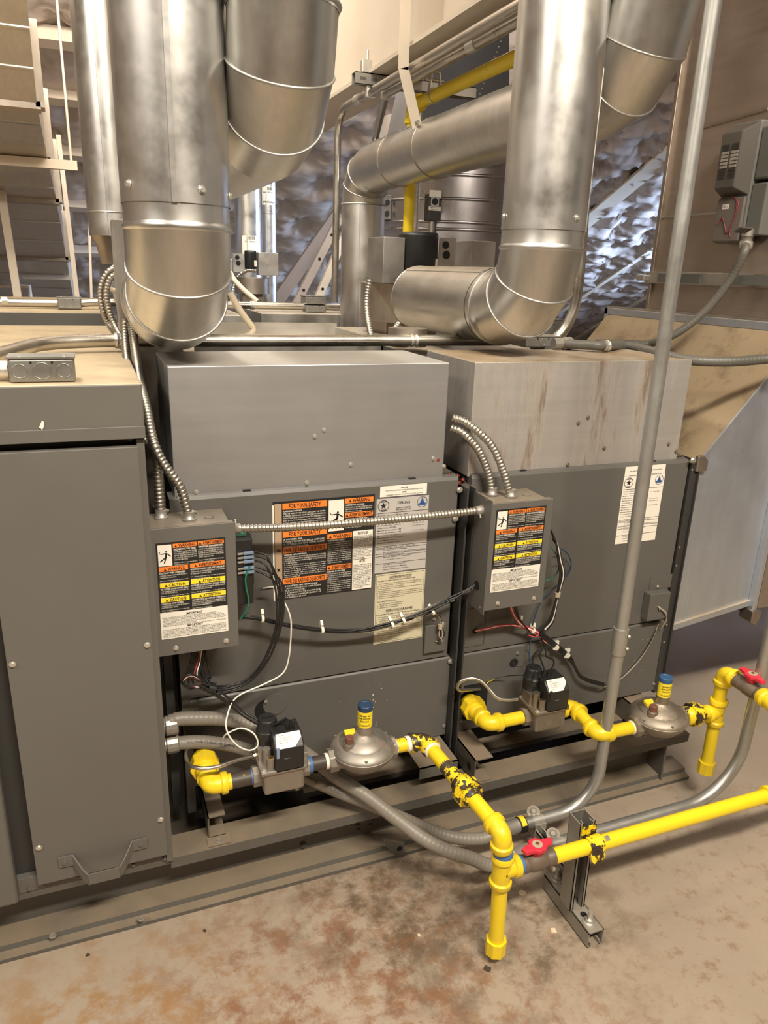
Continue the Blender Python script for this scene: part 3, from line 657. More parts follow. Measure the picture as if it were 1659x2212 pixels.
    split(lab, kO, 'header_band', INKORG); split(lab, kY, 'header_band', INKYEL); split(lab, kW, 'white_field', PAPER); O('pictogram', kF, INKBLK, lab); O('black_lettering', kB, INKBLK, lab); O('white_lettering', wt, INKWHT, lab)
    return lab

def safety_label(parent):
    """large black and orange safety sheet on the first furnace's upper panel"""
    x0, z0, w, h = .352, .951, .244, .241
    fr = Frame((x0, -.0005, z0), (1, 0, 0), (0, 0, -1), (0, -1, 0)); s = w / 100; sy = h / 100
    g = G(); fr.slab(g, 0, 0, w, h, .0005); lab = O('safety_label', g, INKBLK, parent)
    kO, kW, kB, wt, kR, kS, kF = G(), G(), G(), G(), G(), G(), G()
    R = lambda g, a, b, c, d, hh=.0009: fr.rect(g, a * s, b * sy, c * s, d * sy, hh)
    TX = lambda g, t, x, y, ch, wd=None, b=False, al='l', hh=.0013: fr.text(g, t, x * s, y * sy, ch * sy, None if wd is None else wd * s, hh, al, b)
    R(kW, -.5, 3, 1.0, 100.5); R(kS, 1.6, 2, 8.2, 98)
    for a, b, c, d in ((9, 2, 52, 8), (9, 30, 52, 36), (9, 46, 52, 52), (9, 78, 52, 84), (70, 2, 98.5, 7), (70, 16.5, 98.5, 21.5), (52.5, 37, 77.5, 42), (52.5, 69.5, 77.5, 74.5)): R(kO, a, b, c, d)
    TX(kB, 'FOR YOUR SAFETY', 15, 7, 4.2, 31, True); TX(kB, 'FOR YOUR SAFETY', 15, 35, 4.2, 31, True)
    TX(kB, 'POUR DES RAISONS DE SECURITE', 10.5, 51.2, 4.2, 40, True); TX(kB, 'POUR DES RAISONS DE SECURITE', 10.5, 83.2, 4.2, 40, True)
    for x, y, t, wd in ((73.5, 6.2, 'WARNING', 17), (70.5, 20.7, 'AVERTISSEMENT', 23.5), (54, 41.2, 'WARNING', 18), (53, 73.7, 'AVERTISSEMENT', 20)):
        fr.tri(kB, x * s, (y - .2) * sy, 3 * s, .0013); TX(kB, t, x + 4, y, 3.6, wd, True)
    R(kW, 53.5, 2.5, 68.8, 34); shock_figure(fr, kF, 53.5 * s, 8 * sy, 15.3 * s, 22 * sy)
    R(kW, 78.5, 36, 99, 99)
    TX(kB, 'NOTICE', 88.5, 40.3, 3.0, 10, True, 'c'); TX(kB, 'AVIS', 88.5, 69.5, 3.0, 6, True, 'c'); R(kB, 79.5, 66, 98, 66.4, .0013)
    fr.para(kB, ['INSTALLER PLEASE NOTE:', 'THIS EQUIPMENT HAS BEEN', 'TESTED AND INSPECTED.', 'IT HAS BEEN SHIPPED FREE', 'FROM DEFECTS FROM OUR', 'FACTORY. HOWEVER,', 'DURING SHIPMENT AND', 'INSTALLATION, PROBLEMS', 'SUCH AS LOOSE WIRES', 'LEAKS OR LOOSE', 'FASTENERS MAY OCCUR.', 'IT IS THE INSTALLERS', 'RESPONSIBILITY TO', 'INSPECT AND CORRECT', 'ANY PROBLEMS'], 79.3 * s, 41 * sy, 19 * s, 1.64 * sy, 1.1 * sy, .0013)
    fr.para(kB, ['AVIS A L INSTALLATEUR:', 'CET APPAREIL A ETE', 'VERIFIE ET INSPECTE. IL', 'ETAIT EXEMPT DE', 'DEFAUTS A LA SORTIE DE', 'L USINE. TOUTEFOIS', 'PENDANT LE TRANSPORT', 'ET L INSTALLATION, DES', 'PROBLEMES PEUVENT', 'SURVENIR. IL INCOMBE', 'A L INSTALLATEUR', 'D INSPECTER ET DE', 'CORRIGER TOUT', 'PROBLEME QU IL POURRAIT', 'CONSTATER.'], 79.3 * s, 71.5 * sy, 19 * s, 1.75 * sy, 1.15 * sy, .0013)
    def bl(x, y, head, lines, wd, lh=2.25, ch=1.45):
        if head: TX(wt, head, x, y + 1.6, 1.6, min(wd, len(head) * 1.05), True)
        fr.para(wt, lines, x * s, (y + 2.2) * sy, wd * s, lh * sy, ch * sy, .0011)
    bl(9.5, 9, 'FLAMMABLE VAPORS!', ['THE USE AND STORAGE OF GASOLINE OR OTHER', 'FLAMMABLE VAPORS AND LIQUIDS IN OPEN CONTAINERS IN', 'THE VICINITY OF THIS APPLIANCE IS HAZARDOUS.', 'Refer to the Users Information Manual provided with', 'furnace. Installation and service must be performed by', 'qualified installer, service agency or the gas supplier.', 'furnace must be installed in accordance with the', 'instructions and local codes.'], 41)
    bl(10, 37.2, 'IF YOU SMELL GAS:', ['1. DON T TOUCH ELECTRICAL SWITCHES.', '2. EXTINGUISH ANY OPEN FLAME.', '3. IMMEDIATELY CALL YOUR GAS SUPPLIER.'], 40, 2.5, 1.8)
    bl(10, 53, 'VAPEURS INFLAMMABLES!', ['IL EST DANGEREUX DE MANIPULER DE L ESSENCE OU AUTRE', 'LIQUIDE DEGAGEANT DES VAPEURS INFLAMMABLES ET DE', 'L ENTREPOSER DANS UN RECIPIENT OUVERT PRES DE', 'L APPAREIL.', 'Consulter le mode d emploi de la chaudiere. L installation', 'l entretien doivent etre confies a un installateur qualifie', 'd entretien agree ou au fournisseur de gaz.', 'Installer la chaudiere conformement aux directives', 'Il est inutile de chercher la fuite', 'National Fuel Gas Code ANSI Z223.1 ou aux codes', 'CAN/CGA B149.'], 41, 2.05, 1.3)
    bl(10.5, 85.4, 'SI ON DETECTE UNE ODEUR DE GAZ:', ['1. NE TOUCHER A AUCUN COMMUTATEUR', '   ELECTRIQUE.', '2. ETEINDRE TOUTE FLAMME NUE.', '3. APPELER IMMEDIATEMENT LE', '   FOURNISSEUR DE GAZ.'], 36, 2.35, 1.55)
    bl(70.5, 8, 'HAZARDOUS VOLTAGE!', ['DISCONNECT ALL ELECTRIC POWER INCLUDING', 'REMOTE DISCONNECTS BEFORE SERVICING.', 'Failure to disconnect power before servicing'], 27, 2, 1.3)
    bl(70.5, 22.4, 'TENSIONS DANGEREUSES!', ['COUPER TOUTE ALIMENTATION ELECTRIQUE', 'ET LES SECTIONNEURS AVANT ENTRETIEN.', 'Ne pas couper l alimentation peut', 'causer des blessures graves.'], 27, 2, 1.3)
    bl(53, 42.8, 'HAZARDOUS GASES!', ['REFER TO OWNERS INFORMATION', 'MANUAL PROVIDED. DISCONNECT ALL', 'ELECTRICAL POWER BEFORE', 'SERVICING THE UNIT.', '(1) Connect this unit to an outside', 'vent system in accordance with', 'National Fuel Gas Code.', '(2) Never operate unless vented.', 'Provide adequate combustion air.', 'Failure to do so can result in', 'death or serious injury.'], 24, 2.05, 1.25)
    bl(53, 75.3, 'DANGER DU AU GAZ!', ['POUR LES DIRECTIVES D INSTALLATION', 'D UTILISATION ET D ENTRETIEN', 'CONSULTER LE MODE D EMPLOI DE LA', 'CHAUDIERE.', '(1) Raccorder l appareil a un conduit', 'd evacuation vers l exterieur.', '(2) Ne jamais faire fonctionner', 'sans evacuation des gaz.', 'Prevoir un apport d air frais.', 'Le defaut peut entrainer la mort.'], 24, 2.1, 1.25)
    fr.circ(kR, 4.6 * s, 26 * sy, 3.0 * s, .0012); kI = G(); fr.ringc(kI, 4.6 * s, 26 * sy, 3.2 * s, .5 * s, .0014); fr.stroke(kI, (3.2 * s, 22 * sy), (6.2 * s, 23.2 * sy), .8 * s, .0014); R(kR, 7.4, 88, 9, 91, .0016)
    for a, b in (((3, 48), (6.5, 49.5)), ((3.2, 47), (4, 50)), ((5, 46.5), (5.4, 50)), ((6.2, 47), (6.4, 49.8)), ((3, 69.5), (6.4, 67)), ((3, 67), (6.4, 69.5)), ((4.7, 66.8), (4.7, 70))): fr.stroke(kI, (a[0] * s, a[1] * sy), (b[0] * s, b[1] * sy), .7 * s, .0014)
    split(lab, kO, 'header_band', INKORG); split(lab, kW, 'white_field', PAPER); O('pictogram', kF, INKBLK, lab); O('hazard_strip', kS, plain('strip_buff', (.42, .30, .20), .5), lab); O('black_lettering', kB, INKBLK, lab); O('white_lettering', wt, INKWHT, lab); O('red_mark', kR, INKRED, lab); o = O('hazard_icons', kI, INKBLK, lab); o['kind'] = 'stuff'

def star(fr, g, x, y, r, h=.0012):
    p = [(x + (r if k % 2 == 0 else r * .42) * math.sin(math.pi * k / 5), y - (r if k % 2 == 0 else r * .42) * math.cos(math.pi * k / 5)) for k in range(10)]
    for k in range(10): fr.poly(g, [(x, y), p[k], p[(k + 1) % 10]], h)
RAT = ['Model No / Numero De Modele   SERIES', 'Unit No   Numero De Serie', 'Model No   Modele   Numero', 'Control Input   Debit Calorifique', 'Manifold Pressure   Pression', 'Output Rating   BTU/HR', 'Maximum Air Throughput   CFM', 'Minimum Air Throughput   CFM', 'Min Permissive Gas Supply Pressure', 'Maximum External Static Pressure', 'Normal Manifold Pressure', 'Design Certification   ANSI', '', 'Electrical Ratings    1 0   Volts   Phase   Hz', 'For Approved Use In Building', 'For Installation Downstream of Refrigeration System', 'Pour installation en aval', 'Minimum Clearance To Combustibles', 'Provide Air For Combustion', '', 'Use Approved Vent Connector', 'Refer To Installation Manual', 'Equipped With Electric Ignition']
def rating_label(parent, x0, z0, w, h, white):
    fr = Frame((x0, -.0005, z0), (1, 0, 0), (0, 0, -1), (0, -1, 0)); g = G(); fr.slab(g, 0, 0, w, h, .0005)
    lab = O('rating_plate', g, PAPER if white else PAPERSIL, parent); kB, kU = G(), G(); s = w / 100
    fr.ringc(kB, 13 * s, 13 * s, 10.5 * s, .9 * s, .0012); star(fr, kB, 13 * s, 13 * s, 6.2 * s)
    for t, y in (('DESIGN', 6.6), ('CERTIFIED', 22)): fr.text(kB, t, 13 * s, y * s, 2.4 * s, 11 * s, .0012, 'c', True)
    fr.ringc(kB, 87 * s, 11.5 * s, 10 * s, .7 * s, .0012)
    fr.poly(kU, [((87 + a) * s, (11.5 + b) * s) for a, b in ((0, -9), (2.5, -3), (4, 1), (8, 3), (6, 6), (-6, 6), (-8, 3), (-4, 1), (-2.5, -3))], .0012)
    fr.ringc(kB, 87 * s, 13 * s, 2.2 * s, .7 * s, .0014)
    fr.text(kB, 'STERLING', 51 * s, 12 * s, 5.2 * s, 24 * s, .0012, 'c'); fr.text(kB, 'DIVISION OF MESTEK', 51 * s, 20 * s, 2.6 * s, 28 * s, .0012, 'c'); fr.text(kB, 'WESTFIELD, MA 01085', 51 * s, 23.5 * s, 2.6 * s, 28 * s, .0012, 'c')
    y = 28; top = h / s
    lh = (top - 32) / len(RAT)
    for i, t in enumerate(RAT):
        if t: fr.text(kB, t, (3 if i < 14 else 16) * s, (y + lh * (i + .75)) * s, lh * .42 * s, min(90, len(t) * 1.6) * s, .0012)
        if i in (1, 4, 5, 7): fr.text(kB, 'Pi. de Colonne D Eau', 70 * s, (y + lh * (i + .75)) * s, lh * .40 * s, 22 * s, .0012)
        if i in (12, 13, 15, 16, 19): fr.rect(kB, 1 * s, (y + lh * (i + 1.0)) * s, 99 * s, (y + lh * (i + 1.0) + .6) * s, .0012)
    fr.rect(kB, 1 * s, 26.2 * s, 99 * s, 26.9 * s, .0012)
    O('lettering', kB, INKBLK, lab); O('blue_emblem', kU, INKBLU, lab)
def notice_label(parent, x0, z0, w, h):
    fr = Frame((x0, -.0005, z0), (1, 0, 0), (0, 0, -1), (0, -1, 0)); g = G(); fr.slab(g, 0, 0, w, h, .0006); lab = O('notice_label', g, PAPER, parent); k = G(); s = w / 100
    fr.text(k, 'NOTICE', 51 * s, 6.5 * s, 3.2 * s, 14 * s, .0012, 'c', True); fr.text(k, 'THIS UNIT IS EQUIPPED FOR HIGH ALTITUDE INSTALLATIONS', 51 * s, 10.6 * s, 2.2 * s, 80 * s, .0012, 'c')
    fr.text(k, 'AVIS', 51 * s, 15.4 * s, 3.0 * s, 9 * s, .0012, 'c', True); fr.text(k, 'L APPAREIL EST EQUIPE POUR INSTALLE A HAUTE ALTITUDE', 51 * s, 19.6 * s, 2.2 * s, 80 * s, .0012, 'c'); O('lettering', k, INKBLK, lab)
def lighting_label(parent):
    x0, z0, w, h = .604, .744, .134, .190
    fr = Frame((x0, -.0005, z0), (1, 0, 0), (0, 0, -1), (0, -1, 0)); g = G(); fr.slab(g, 0, 0, w, h, .0005); lab = O('instruction_label', g, PAPERYEL, parent); k = G(); s = w / 100
    for a in ((2, 2, 98, 2.5), (2, 139, 98, 139.5), (2, 2, 2.5, 139.5), (97.5, 2, 98, 139.5)): fr.rect(k, a[0] * s, a[1] * s, a[2] * s, a[3] * s, .001)
    fr.text(k, 'LIGHTING INSTRUCTIONS', 50 * s, 9 * s, 3.6 * s, 44 * s, .0012, 'c', True); fr.rect(k, 28 * s, 10 * s, 72 * s, 10.5 * s, .001)
    fr.text(k, 'TO LIGHT AUTOMATIC ELECTRIC PILOT IGNITION SYSTEM:', 5 * s, 15 * s, 2.8 * s, 75 * s, .0012)
    fr.para(k, ['1.  Before turning on main electrical power switch, be sure that gas supply is', '    purged of air. Wait 5 minutes for unburned gas to vent.', '2.  Turn on manual valve.', '3.  Turn on electrical power. The unit should now be under the control of the', '    thermostat.', '4.  Turn thermostat to highest setting to see if pilot and main burner ignite.', '5.  Turn thermostat to lowest setting to interrupt power to the ignition system', '    to determine that both pilot burner and main burner are extinguished.', '6.  Set thermostat at desired setting for normal operation.'], 5 * s, 17 * s, 90 * s, 3.6 * s, 2.2 * s, .0012)
    fr.text(k, 'FOR COMPLETE SHUTDOWN:', 5 * s, 56 * s, 2.8 * s, 38 * s, .0012); fr.para(k, ['1.  Turn main manual valve to off position.', '2.  Shut off electrical power.', '3.  Set thermostat to lowest point.'], 5 * s, 57.5 * s, 52 * s, 3.8 * s, 2.2 * s, .0012, .8)
    fr.text(k, 'INSTRUCTIONS POUR ALLUMER', 50 * s, 76 * s, 3.6 * s, 54 * s, .0012, 'c', True); fr.rect(k, 23 * s, 77 * s, 77 * s, 77.5 * s, .001)
    fr.text(k, 'POUR ALLUMER LE SYSTEME AUTOMATIQUE D ALLUMAGE DE VEILLEUSE', 4 * s, 83 * s, 2.6 * s, 88 * s, .0012)
    fr.para(k, ['1.  Avant de mettre sous tension l interrupteur principal, s assurer que le gaz', '    est correctement purge de l air. Attendre 5 minutes pour que le gaz brule.', '    s echappe.', '2.  Ouvrir la soupape manuelle.', '3.  Mettre le courant electrique. L appareil devrait maintenant etre sous le', '    controle du thermostat.', '4.  Tourner le thermostat au plus haut pour verifier l allumage.', '5.  Tourner le thermostat au plus bas pour couper le courant au systeme', '    pour verifier l extinction de la veilleuse et du bruleur principal.', '6.  Regler le thermostat a la position desiree.'], 4 * s, 85 * s, 90 * s, 3.7 * s, 2.2 * s, .0012)
    fr.text(k, 'POUR UNE MISE HORS SERVICE COMPLETE:', 4 * s, 126 * s, 2.6 * s, 56 * s, .0012); fr.para(k, ['1.  Fermer la soupape manuelle.', '2.  Couper le courant.', '3.  Regler le thermostat au reglage le plus bas.'], 4 * s, 127 * s, 50 * s, 3.5 * s, 2.1 * s, .0012, .9)
    O('lettering', k, plain('ink_grey', (.03, .03, .026), .5), lab)
safety_label(F1[1]); rating_label(F1[1], .601, .938, .136, .190, False); notice_label(F1[1], .609, .9685, .121, .0265); lighting_label(F1[1])
rating_label(F2[1], 1.315, .944, .139, .195, True); notice_label(F2[1], 1.316, .971, .136, .0265)

# ================================================================== CONTROL BOXES AND THEIR PARTS
def control_box(x0, x1, z0, z1, label, lab_px):
    yf = -.105; t = T('control_box', ((x0 + x1) / 2, -.05, z0), label, 'control box')
    O('body', G().box(x0 + .002, x1 - .010, yf + .004, -.0005, z0 + .004, z1 - .002), GREYBOX, t, bevel=.001)
    c = O('cover', G().box(x0, x1, yf - .002, yf + .003, z0 - .002, z1), GREYBOX, t, bevel=.001)
    O('cover_lip', G().box(x0, x1 - .004, yf, yf + .012, z1 - .002, z1 + .001), GREYBOX, t)
    a, b = PY(*lab_px[0], yf - .0025), PY(*lab_px[1], yf - .0025)
    control_label(t, Frame((a.x, yf - .0022, a.z), (1, 0, 0), (0, 0, -1), (0, -1, 0)), b.x - a.x, a.z - b.z)
    w = x1 - x0
    for fx in (.22, .84): screw(c, (x0 + w * fx, yf - .002, z0 + .014), r=.0044)
    O('knockout', G().lathe([(.011, 0), (.011, .0012), None, (.0095, .0012), (.0095, .0004)], (x1 - .045, -.055, z1 - .002), (0, 0, 1), 20), GREYBOX, t)
    return t
B1 = control_box(.079, .249, .667, .949, 'grey control box with warning sheet beside the tall cabinet', ((335.5, 1174.5), (493.5, 1362)))
B2 = control_box(.853, 1.022, .662, .937, 'grey control box with glossy glare streak on its warning sheet, by right furnace', ((1073, 1102), (1162, 1266)))
for p in ((1021, 1061), (1053, 1080), (1008, 1288), (1038, 1312)):
    q = PX(*p, .8525); screw(B2, q, (-1, 0, 0), r=.0035, mat=STRUTM)
O('side_plate', G().box(.8505, .853, -.108, .0, .650, .945), GREYBOX, B2)

def connector(p, d, r, name='conduit_connector', mat=None, parent=None, **kw):
    p = Vector(p); d = Vector(d).normalized(); g = G()
    g.lathe([(r * 1.35, 0), (r * 1.35, r * .35), None, (r * 1.12, r * .4), (r * 1.12, r * 1.8), None, (r * .98, r * 1.85)], p, d, 20)
    sd = d.orthogonal().normalized(); g.cyl(p + d * r + sd * r, p + d * r + sd * r * 1.9, r * .25, 8); g.cyl(p + d * r + sd * r * 1.9, p + d * r + sd * r * 2.1, r * .4, 8)
    return O(name, g, mat or STRUTM, parent, **kw)
def armored(label, pts, r=.0105, ends=(), mat=None, name='flexible_conduit', pitch=.0085, cat='conduit'):
    path = catmull(pts); t = T(name, path[-1], label, cat)
    O('armor', ribbed(path, r, pitch, r * .22), mat or FLEXM, t)
    for p, d in ends: connector(p, d, r, parent=t)
    return t
# two armoured conduits dropping into each box
def pp(*l): return [PY(a, b, y) for a, b, y in l]
armored('armored flexible conduit, upper of two curling into the control box by the tall cabinet', pp((285, 700, .30), (294, 770, .20), (303, 830, .10), (316, 880, .02), (330, 950, -.045), (352, 1000, -.058), (388, 1050, -.062), (404, 1100, -.062), (409, 1120, -.062)), ends=[((PY(409, 1128, -.062).x, -.062, .947), (0, 0, 1))])
armored('armored flexible conduit dropping straight into the rear of the control box by the tall cabinet', pp((312, 948, -.02), (330, 965, -.03), (340, 1000, -.035), (343, 1060, -.035), (348, 1120, -.035)), ends=[((PY(349, 1128, -.035).x, -.035, .947), (0, 0, 1))])
armored('armored flexible conduit arching over to the right control box, outer of the pair', pp((978, 902, .02), (1010, 915, .0), (1060, 960, -.03), (1088, 1020, -.05), (1102, 1070, -.06)), ends=[((PY(1103, 1077, -.06).x, -.06, .936), (0, 0, 1))])
armored('armored flexible conduit arching over to the right control box, inner of the pair', pp((976, 925, .02), (1000, 936, .0), (1035, 975, -.02), (1057, 1030, -.03), (1062, 1070, -.035)), ends=[((PY(1062, 1077, -.035).x, -.035, .936), (0, 0, 1))])
armored('straight armored flexible conduit running between the two control boxes across the labels', [(.250, -.062, .919), (.40, -.066, .911), (.55, -.068, .9085), (.70, -.067, .908), (.852, -.062, .9085)], r=.0098, ends=[((.2495, -.062, .919), (1, 0, 0)), ((.8515, -.062, .9085), (-1, 0, 0))])

def ignition(x0, x1, z0, z1, y1, label, n, fac):
    t = T('ignition_module', (x0, -.03, z0), label, 'module')
    g = G(); g.prism([(x0, -.004, z0 + .015), (x0, y1, z0), (x0, y1, z1 - .012), (x0, -.004, z1)], (x1 - x0, 0, 0)); O('housing', g, BLACK, t, bevel=.003)
    O('tab', G().box(x1, x1 + .006, -.03, -.012, z0 + .035, z0 + .075), BLACK, t)
    fr = Frame((x0 + .004, y1, z1 - .012), (1, 0, 0), (0, (-.004 - y1) / (abs(y1)), .3), (0, 0, 1))
    g = G(); a = Vector((x0 + .004, y1 + .012, z1 - .009)); g.prism([a, a + Vector((.030, 0, 0)), a + Vector((.030, .022, .0055)), a + Vector((0, .022, .0055))], (0, -.0002, .0008)); O('green_sticker', g, INKGRN, t)
    for k, z in enumerate(fac):
        g = G(); g.box(x1 - .022, x1 + .001, y1 - .008, y1 - .001, z - .0035, z + .0035); sp = O('spade_terminal', g, SPADE if n else BLACK, t, bevel=.0015)
        O('blade', G().box(x1 - .034, x1 - .020, y1 - .006, y1 - .003, z - .002, z + .002), SCREW, t)
    return t
zs = [PY(545, py, -.055).z for py in (1192, 1201, 1210, 1224, 1233)]
ignition(.250, .294, .735, .902, -.055, 'black ignition module with five blue terminals beside the left control box', 1, zs)
ignition(1.022, 1.052, .735, .905, -.045, 'black ignition module wedged behind the right control box', 0, [.872, .862, .850, .838, .828, .816])

# ================================================================== WIRES
def wire(parent, pts, r, mat, name='wire', step=.006): return O(name, G().tube(catmull(pts, step), r, 7), mat, parent)
def wthing(label, loc): return T('wire_bundle', loc, label, 'wires')
def tie(parent, p, d, r, mat=TIE, L=.006):
    g = G(); d = Vector(d).normalized(); p = Vector(p); g.lathe([(r, -L / 2), (r, L / 2)], p, d, 12); sd = d.orthogonal(); g.obox(p + sd * r * 1.3, d * L * .5, sd * r * .5, d.cross(sd) * r * .6); return O('cable_tie', g, mat, parent)
# black loop from the left ignition module down to the valve
t = wthing('loop of black wires from left ignition module down to its gas valve', PY(560, 1470, -.07))
offs = [(0, 0), (6, 3), (-5, 5), (9, -4), (3, 8)]
starts = [(551, 1192), (551, 1201), (551, 1210), (552, 1224), (552, 1233)]
for (sx_, sy_), (ox, oy) in zip(starts, offs):
    wire(t, pp((sx_, sy_, -.06), (578 + ox * .6, sy_ + 12, -.075), (598 + ox, 1260 + oy, -.085), (604 + ox, 1310 + oy, -.09), (598 + ox, 1360 + oy, -.085), (575 + ox, 1420 + oy, -.075), (540 + ox, 1462 + oy, -.07), (500 + ox, 1482 + oy, -.07), (462 + ox * .5, 1486 + oy, -.075), (438, 1482 + oy * .5, -.08)), .0022, BLACKW)
for k, (ox, oy) in enumerate(((0, 0), (6, -6), (3, 7))):
    wire(t, pp((430 + ox, 1480 + oy, -.08), (470 + ox, 1500 + oy, -.085), (520 + ox, 1540 + oy * .6, -.10), (560 + ox, 1563 + oy * .5, -.13), (590 + ox, 1565, -.15), (610 + ox, 1556, -.16), (622 + k * 6, 1550 + k * 3, -.165), (621 + k * 6.5, 1566, -.168), (620 + k * 7, 1580, -.168)), .0026, BLACKW)
    g = G(); q = PY(620 + k * 7, 1584, -.168); g.box(q.x - .0032, q.x + .0032, -.171, -.164, q.z - .006, q.z + .006); O('spade_terminal', g, SPADE, t, bevel=.001)
tie(t, PY(457, 1487, -.078), (1, 0, -.4), .010, BLACK, .016)
t = wthing('tangled wires hanging out of the bottom of the left control box', PY(430, 1480, -.06))
for k, m in enumerate((BLACKW, BLACKW, BLACKW, REDW, WHITEW, BLACKW, BLACKW)):
    ox = k * 5 - 12
    wire(t, pp((428 + ox, 1400, -.06), (424 + ox, 1430, -.065), (416 + ox * 1.2, 1458, -.07), (424 + ox * 2.2, 1478 + (k % 3) * 4, -.075), (412 - k * 3, 1490 - k * 2, -.08), (395 + k, 1478 - k * 3, -.085), (410 + k * 2, 1464 - k, -.08), (440 + k, 1475 + k, -.078)), .0018 if m is BLACKW else .0014, m)
for k in range(3): wire(t, pp((424 + k * 9, 1400, -.055), (430 + k * 10, 1440, -.06), (442 + k * 8, 1468, -.07), (462, 1484 + k * 2, -.077)), .0022, BLACKW)
# white ignition lead
t = wthing('white ignition lead looping past the left gas valve', PY(600, 1400, -.07))
wire(t, pp((568, 1271, -.03), (590, 1268, -.04), (606, 1272, -.05), (612, 1295, -.055), (625, 1325, -.06), (629, 1355, -.065), (624, 1420, -.065), (610, 1455, -.065), (570, 1478, -.07), (520, 1500, -.08), (500, 1520, -.09), (490, 1550, -.12), (488, 1568, -.13), (495, 1590, -.14), (515, 1612, -.145), (540, 1621, -.145), (556, 1612, -.145), (556, 1598, -.145), (545, 1582, -.14), (520, 1573, -.13), (490, 1585, -.12), (482, 1595, -.11)), .0019, WHITEW)
wire(t, pp((560, 1274, -.03), (575, 1272, -.032), (590, 1270, -.036)), .0022, BLACKW)
# green ground wire
t = wthing('short green ground wire on the left ignition module', PY(535, 1270, -.06))
wire(t, pp((540, 1222, -.062), (531, 1245, -.066), (531, 1265, -.067), (537, 1300, -.066), (530, 1322, -.064), (519, 1337, -.06)), .0022, GREENW)
# harness between the boxes
t = wthing('grey wire harness sagging between the two control boxes with cable ties', PY(760, 1360, -.05))
HARN = plain('grey_harness', (.16, .14, .115), .5)
hp = ((520, 1331, -.05), (565, 1337, -.052), (620, 1350, -.052), (695, 1361, -.05), (760, 1363, -.045), (830, 1352, -.045), (900, 1330, -.05), (960, 1300, -.055), (1008, 1277, -.055), (1030, 1264, -.055))
for k, m in enumerate((BLACKW, TANW, BLACKW, BLACKW, BLACKW, HARN)):
    a = k * 1.05; ox, oy = 3.2 * math.cos(a), 3.4 * math.sin(a)
    wire(t, [PY(x + ox * .4 + (4 * math.sin(x * .03 + k) if 820 < x < 980 else 0), y + oy + (5 * math.cos(x * .02 + k * 2) if 820 < x < 980 else 0), Y + .003 * math.cos(a)) for x, y, Y in hp], .0023, m)
for q, d in (((567, 1337), (1, 0, -.1)), ((696, 1361), (1, 0, -.05)), ((872, 1341), (1, 0, .3)), ((848, 1350), (1, 0, .3)), ((935, 1322), (1, 0, .4))): tie(t, PY(*q, -.052), d, .0085)
t = wthing('small brown leads entering the cover box under the wire harness', PY(950, 1380, -.02))
for k in range(4): wire(t, pp((940, 1322, -.045), (949 + k, 1335, -.03), (951 + k, 1352, -.022), (948 + k * 4, 1372, -.022), (956 - k * 3, 1386, -.02), (940 + k * 2, 1385, -.012)), .0014, BLACKW if k % 2 else TANW)
tie(t, PY(951, 1353, -.024), (0, 0, 1), .006, TANW, .012)
O('grommet_hole', G().lathe([(.012, 0), (.012, .001)], PX(1030, 1264, .8502), (-1, 0, 0), 18), HOLE, B2)
# right furnace wires
t = wthing('black, white and green wires curving down from the right ignition module', PY(1200, 1250, -.05))
for k, (m, ex) in enumerate(((BLACKW, 0), (BLACKW, 3), (WHITEW, 6), (BLACKW, -3), (BLACKW, 9))):
    wire(t, pp((1190 + k, 1145 + k * 5, -.045), (1200 + k * 2, 1170 + k * 4, -.055), (1207 + ex * .6, 1210, -.06), (1212 + ex * .8, 1240, -.06), (1206 + ex * .5, 1275, -.05), (1203 + ex * .3, 1290, -.045), (1195 + ex * .6, 1320, -.04), (1186 + ex, 1342, -.035), (1165 + ex * 2, 1360, -.03)), .0021, m)
tie(t, PY(1204, 1284, -.047), (0, 0, 1), .0075, TANW, .012)
wire(t, pp((1190, 1180, -.045), (1205, 1205, -.05), (1206, 1230, -.05), (1195, 1248, -.04), (1178, 1255, -.03)), .0017, GREENW)
t = wthing('thin navy wire making a wide loop right of the right control box', PY(1235, 1220, -.02))
wire(t, pp((1209, 1184, -.03), (1225, 1195, -.025), (1234, 1218, -.02), (1226, 1242, -.02), (1205, 1262, -.02), (1180, 1285, -.02), (1164, 1310, -.02), (1152, 1345, -.02), (1145, 1390, -.02), (1144, 1430, -.03), (1152, 1455, -.05), (1165, 1476, -.09)), .0016, BLUEW)
wire(t, pp((1210, 1205, -.03), (1222, 1210, -.025), (1231, 1225, -.02), (1224, 1243, -.018), (1212, 1252, -.018)), .0012, BLUEW)
t = wthing('red, white and black wires tied into a harness below the right control box', PY(1130, 1350, -.03))
for k, m in enumerate((REDW, WHITEW, REDW, BLACKW, BLACKW)):
    wire(t, pp((1098 + k * 4, 1305, -.05), (1108 + k * 3, 1330, -.045), (1122 + k * 2, 1347, -.038), (1145 + k, 1362 + k * 1.5, -.03), (1160, 1372, -.028), (1180, 1388 + k, -.025)), .0018, m)
for k, m in enumerate((REDW, WHITEW, REDW)): wire(t, pp((1026, 1364 - k, -.003), (1050, 1360 - k * 1.5, -.016), (1085, 1353 - k * 2, -.024), (1120, 1350 + k * 2, -.03), (1150, 1358 + k * 3, -.03), (1163, 1366 + k, -.03), (1158, 1376, -.03), (1140, 1372, -.03)), .0018, m)
for k in range(4): wire(t, pp((1165 + k * 2, 1372 - k * 2, -.028), (1195 + k * 2, 1396 - k * 2, -.024), (1225 + k * 2, 1422 - k * 2, -.022), (1240 + k, 1440, -.022), (1252 + k, 1462 - k, -.024), (1275, 1474 - k * 2, -.03), (1305, 1482 - k * 2, -.03)), .0024, BLACKW)
for q in ((1122, 1347), (1150, 1362), (1201, 1399), (1225, 1416)): tie(t, PY(*q, -.027), (1, 0, -.7), .009)
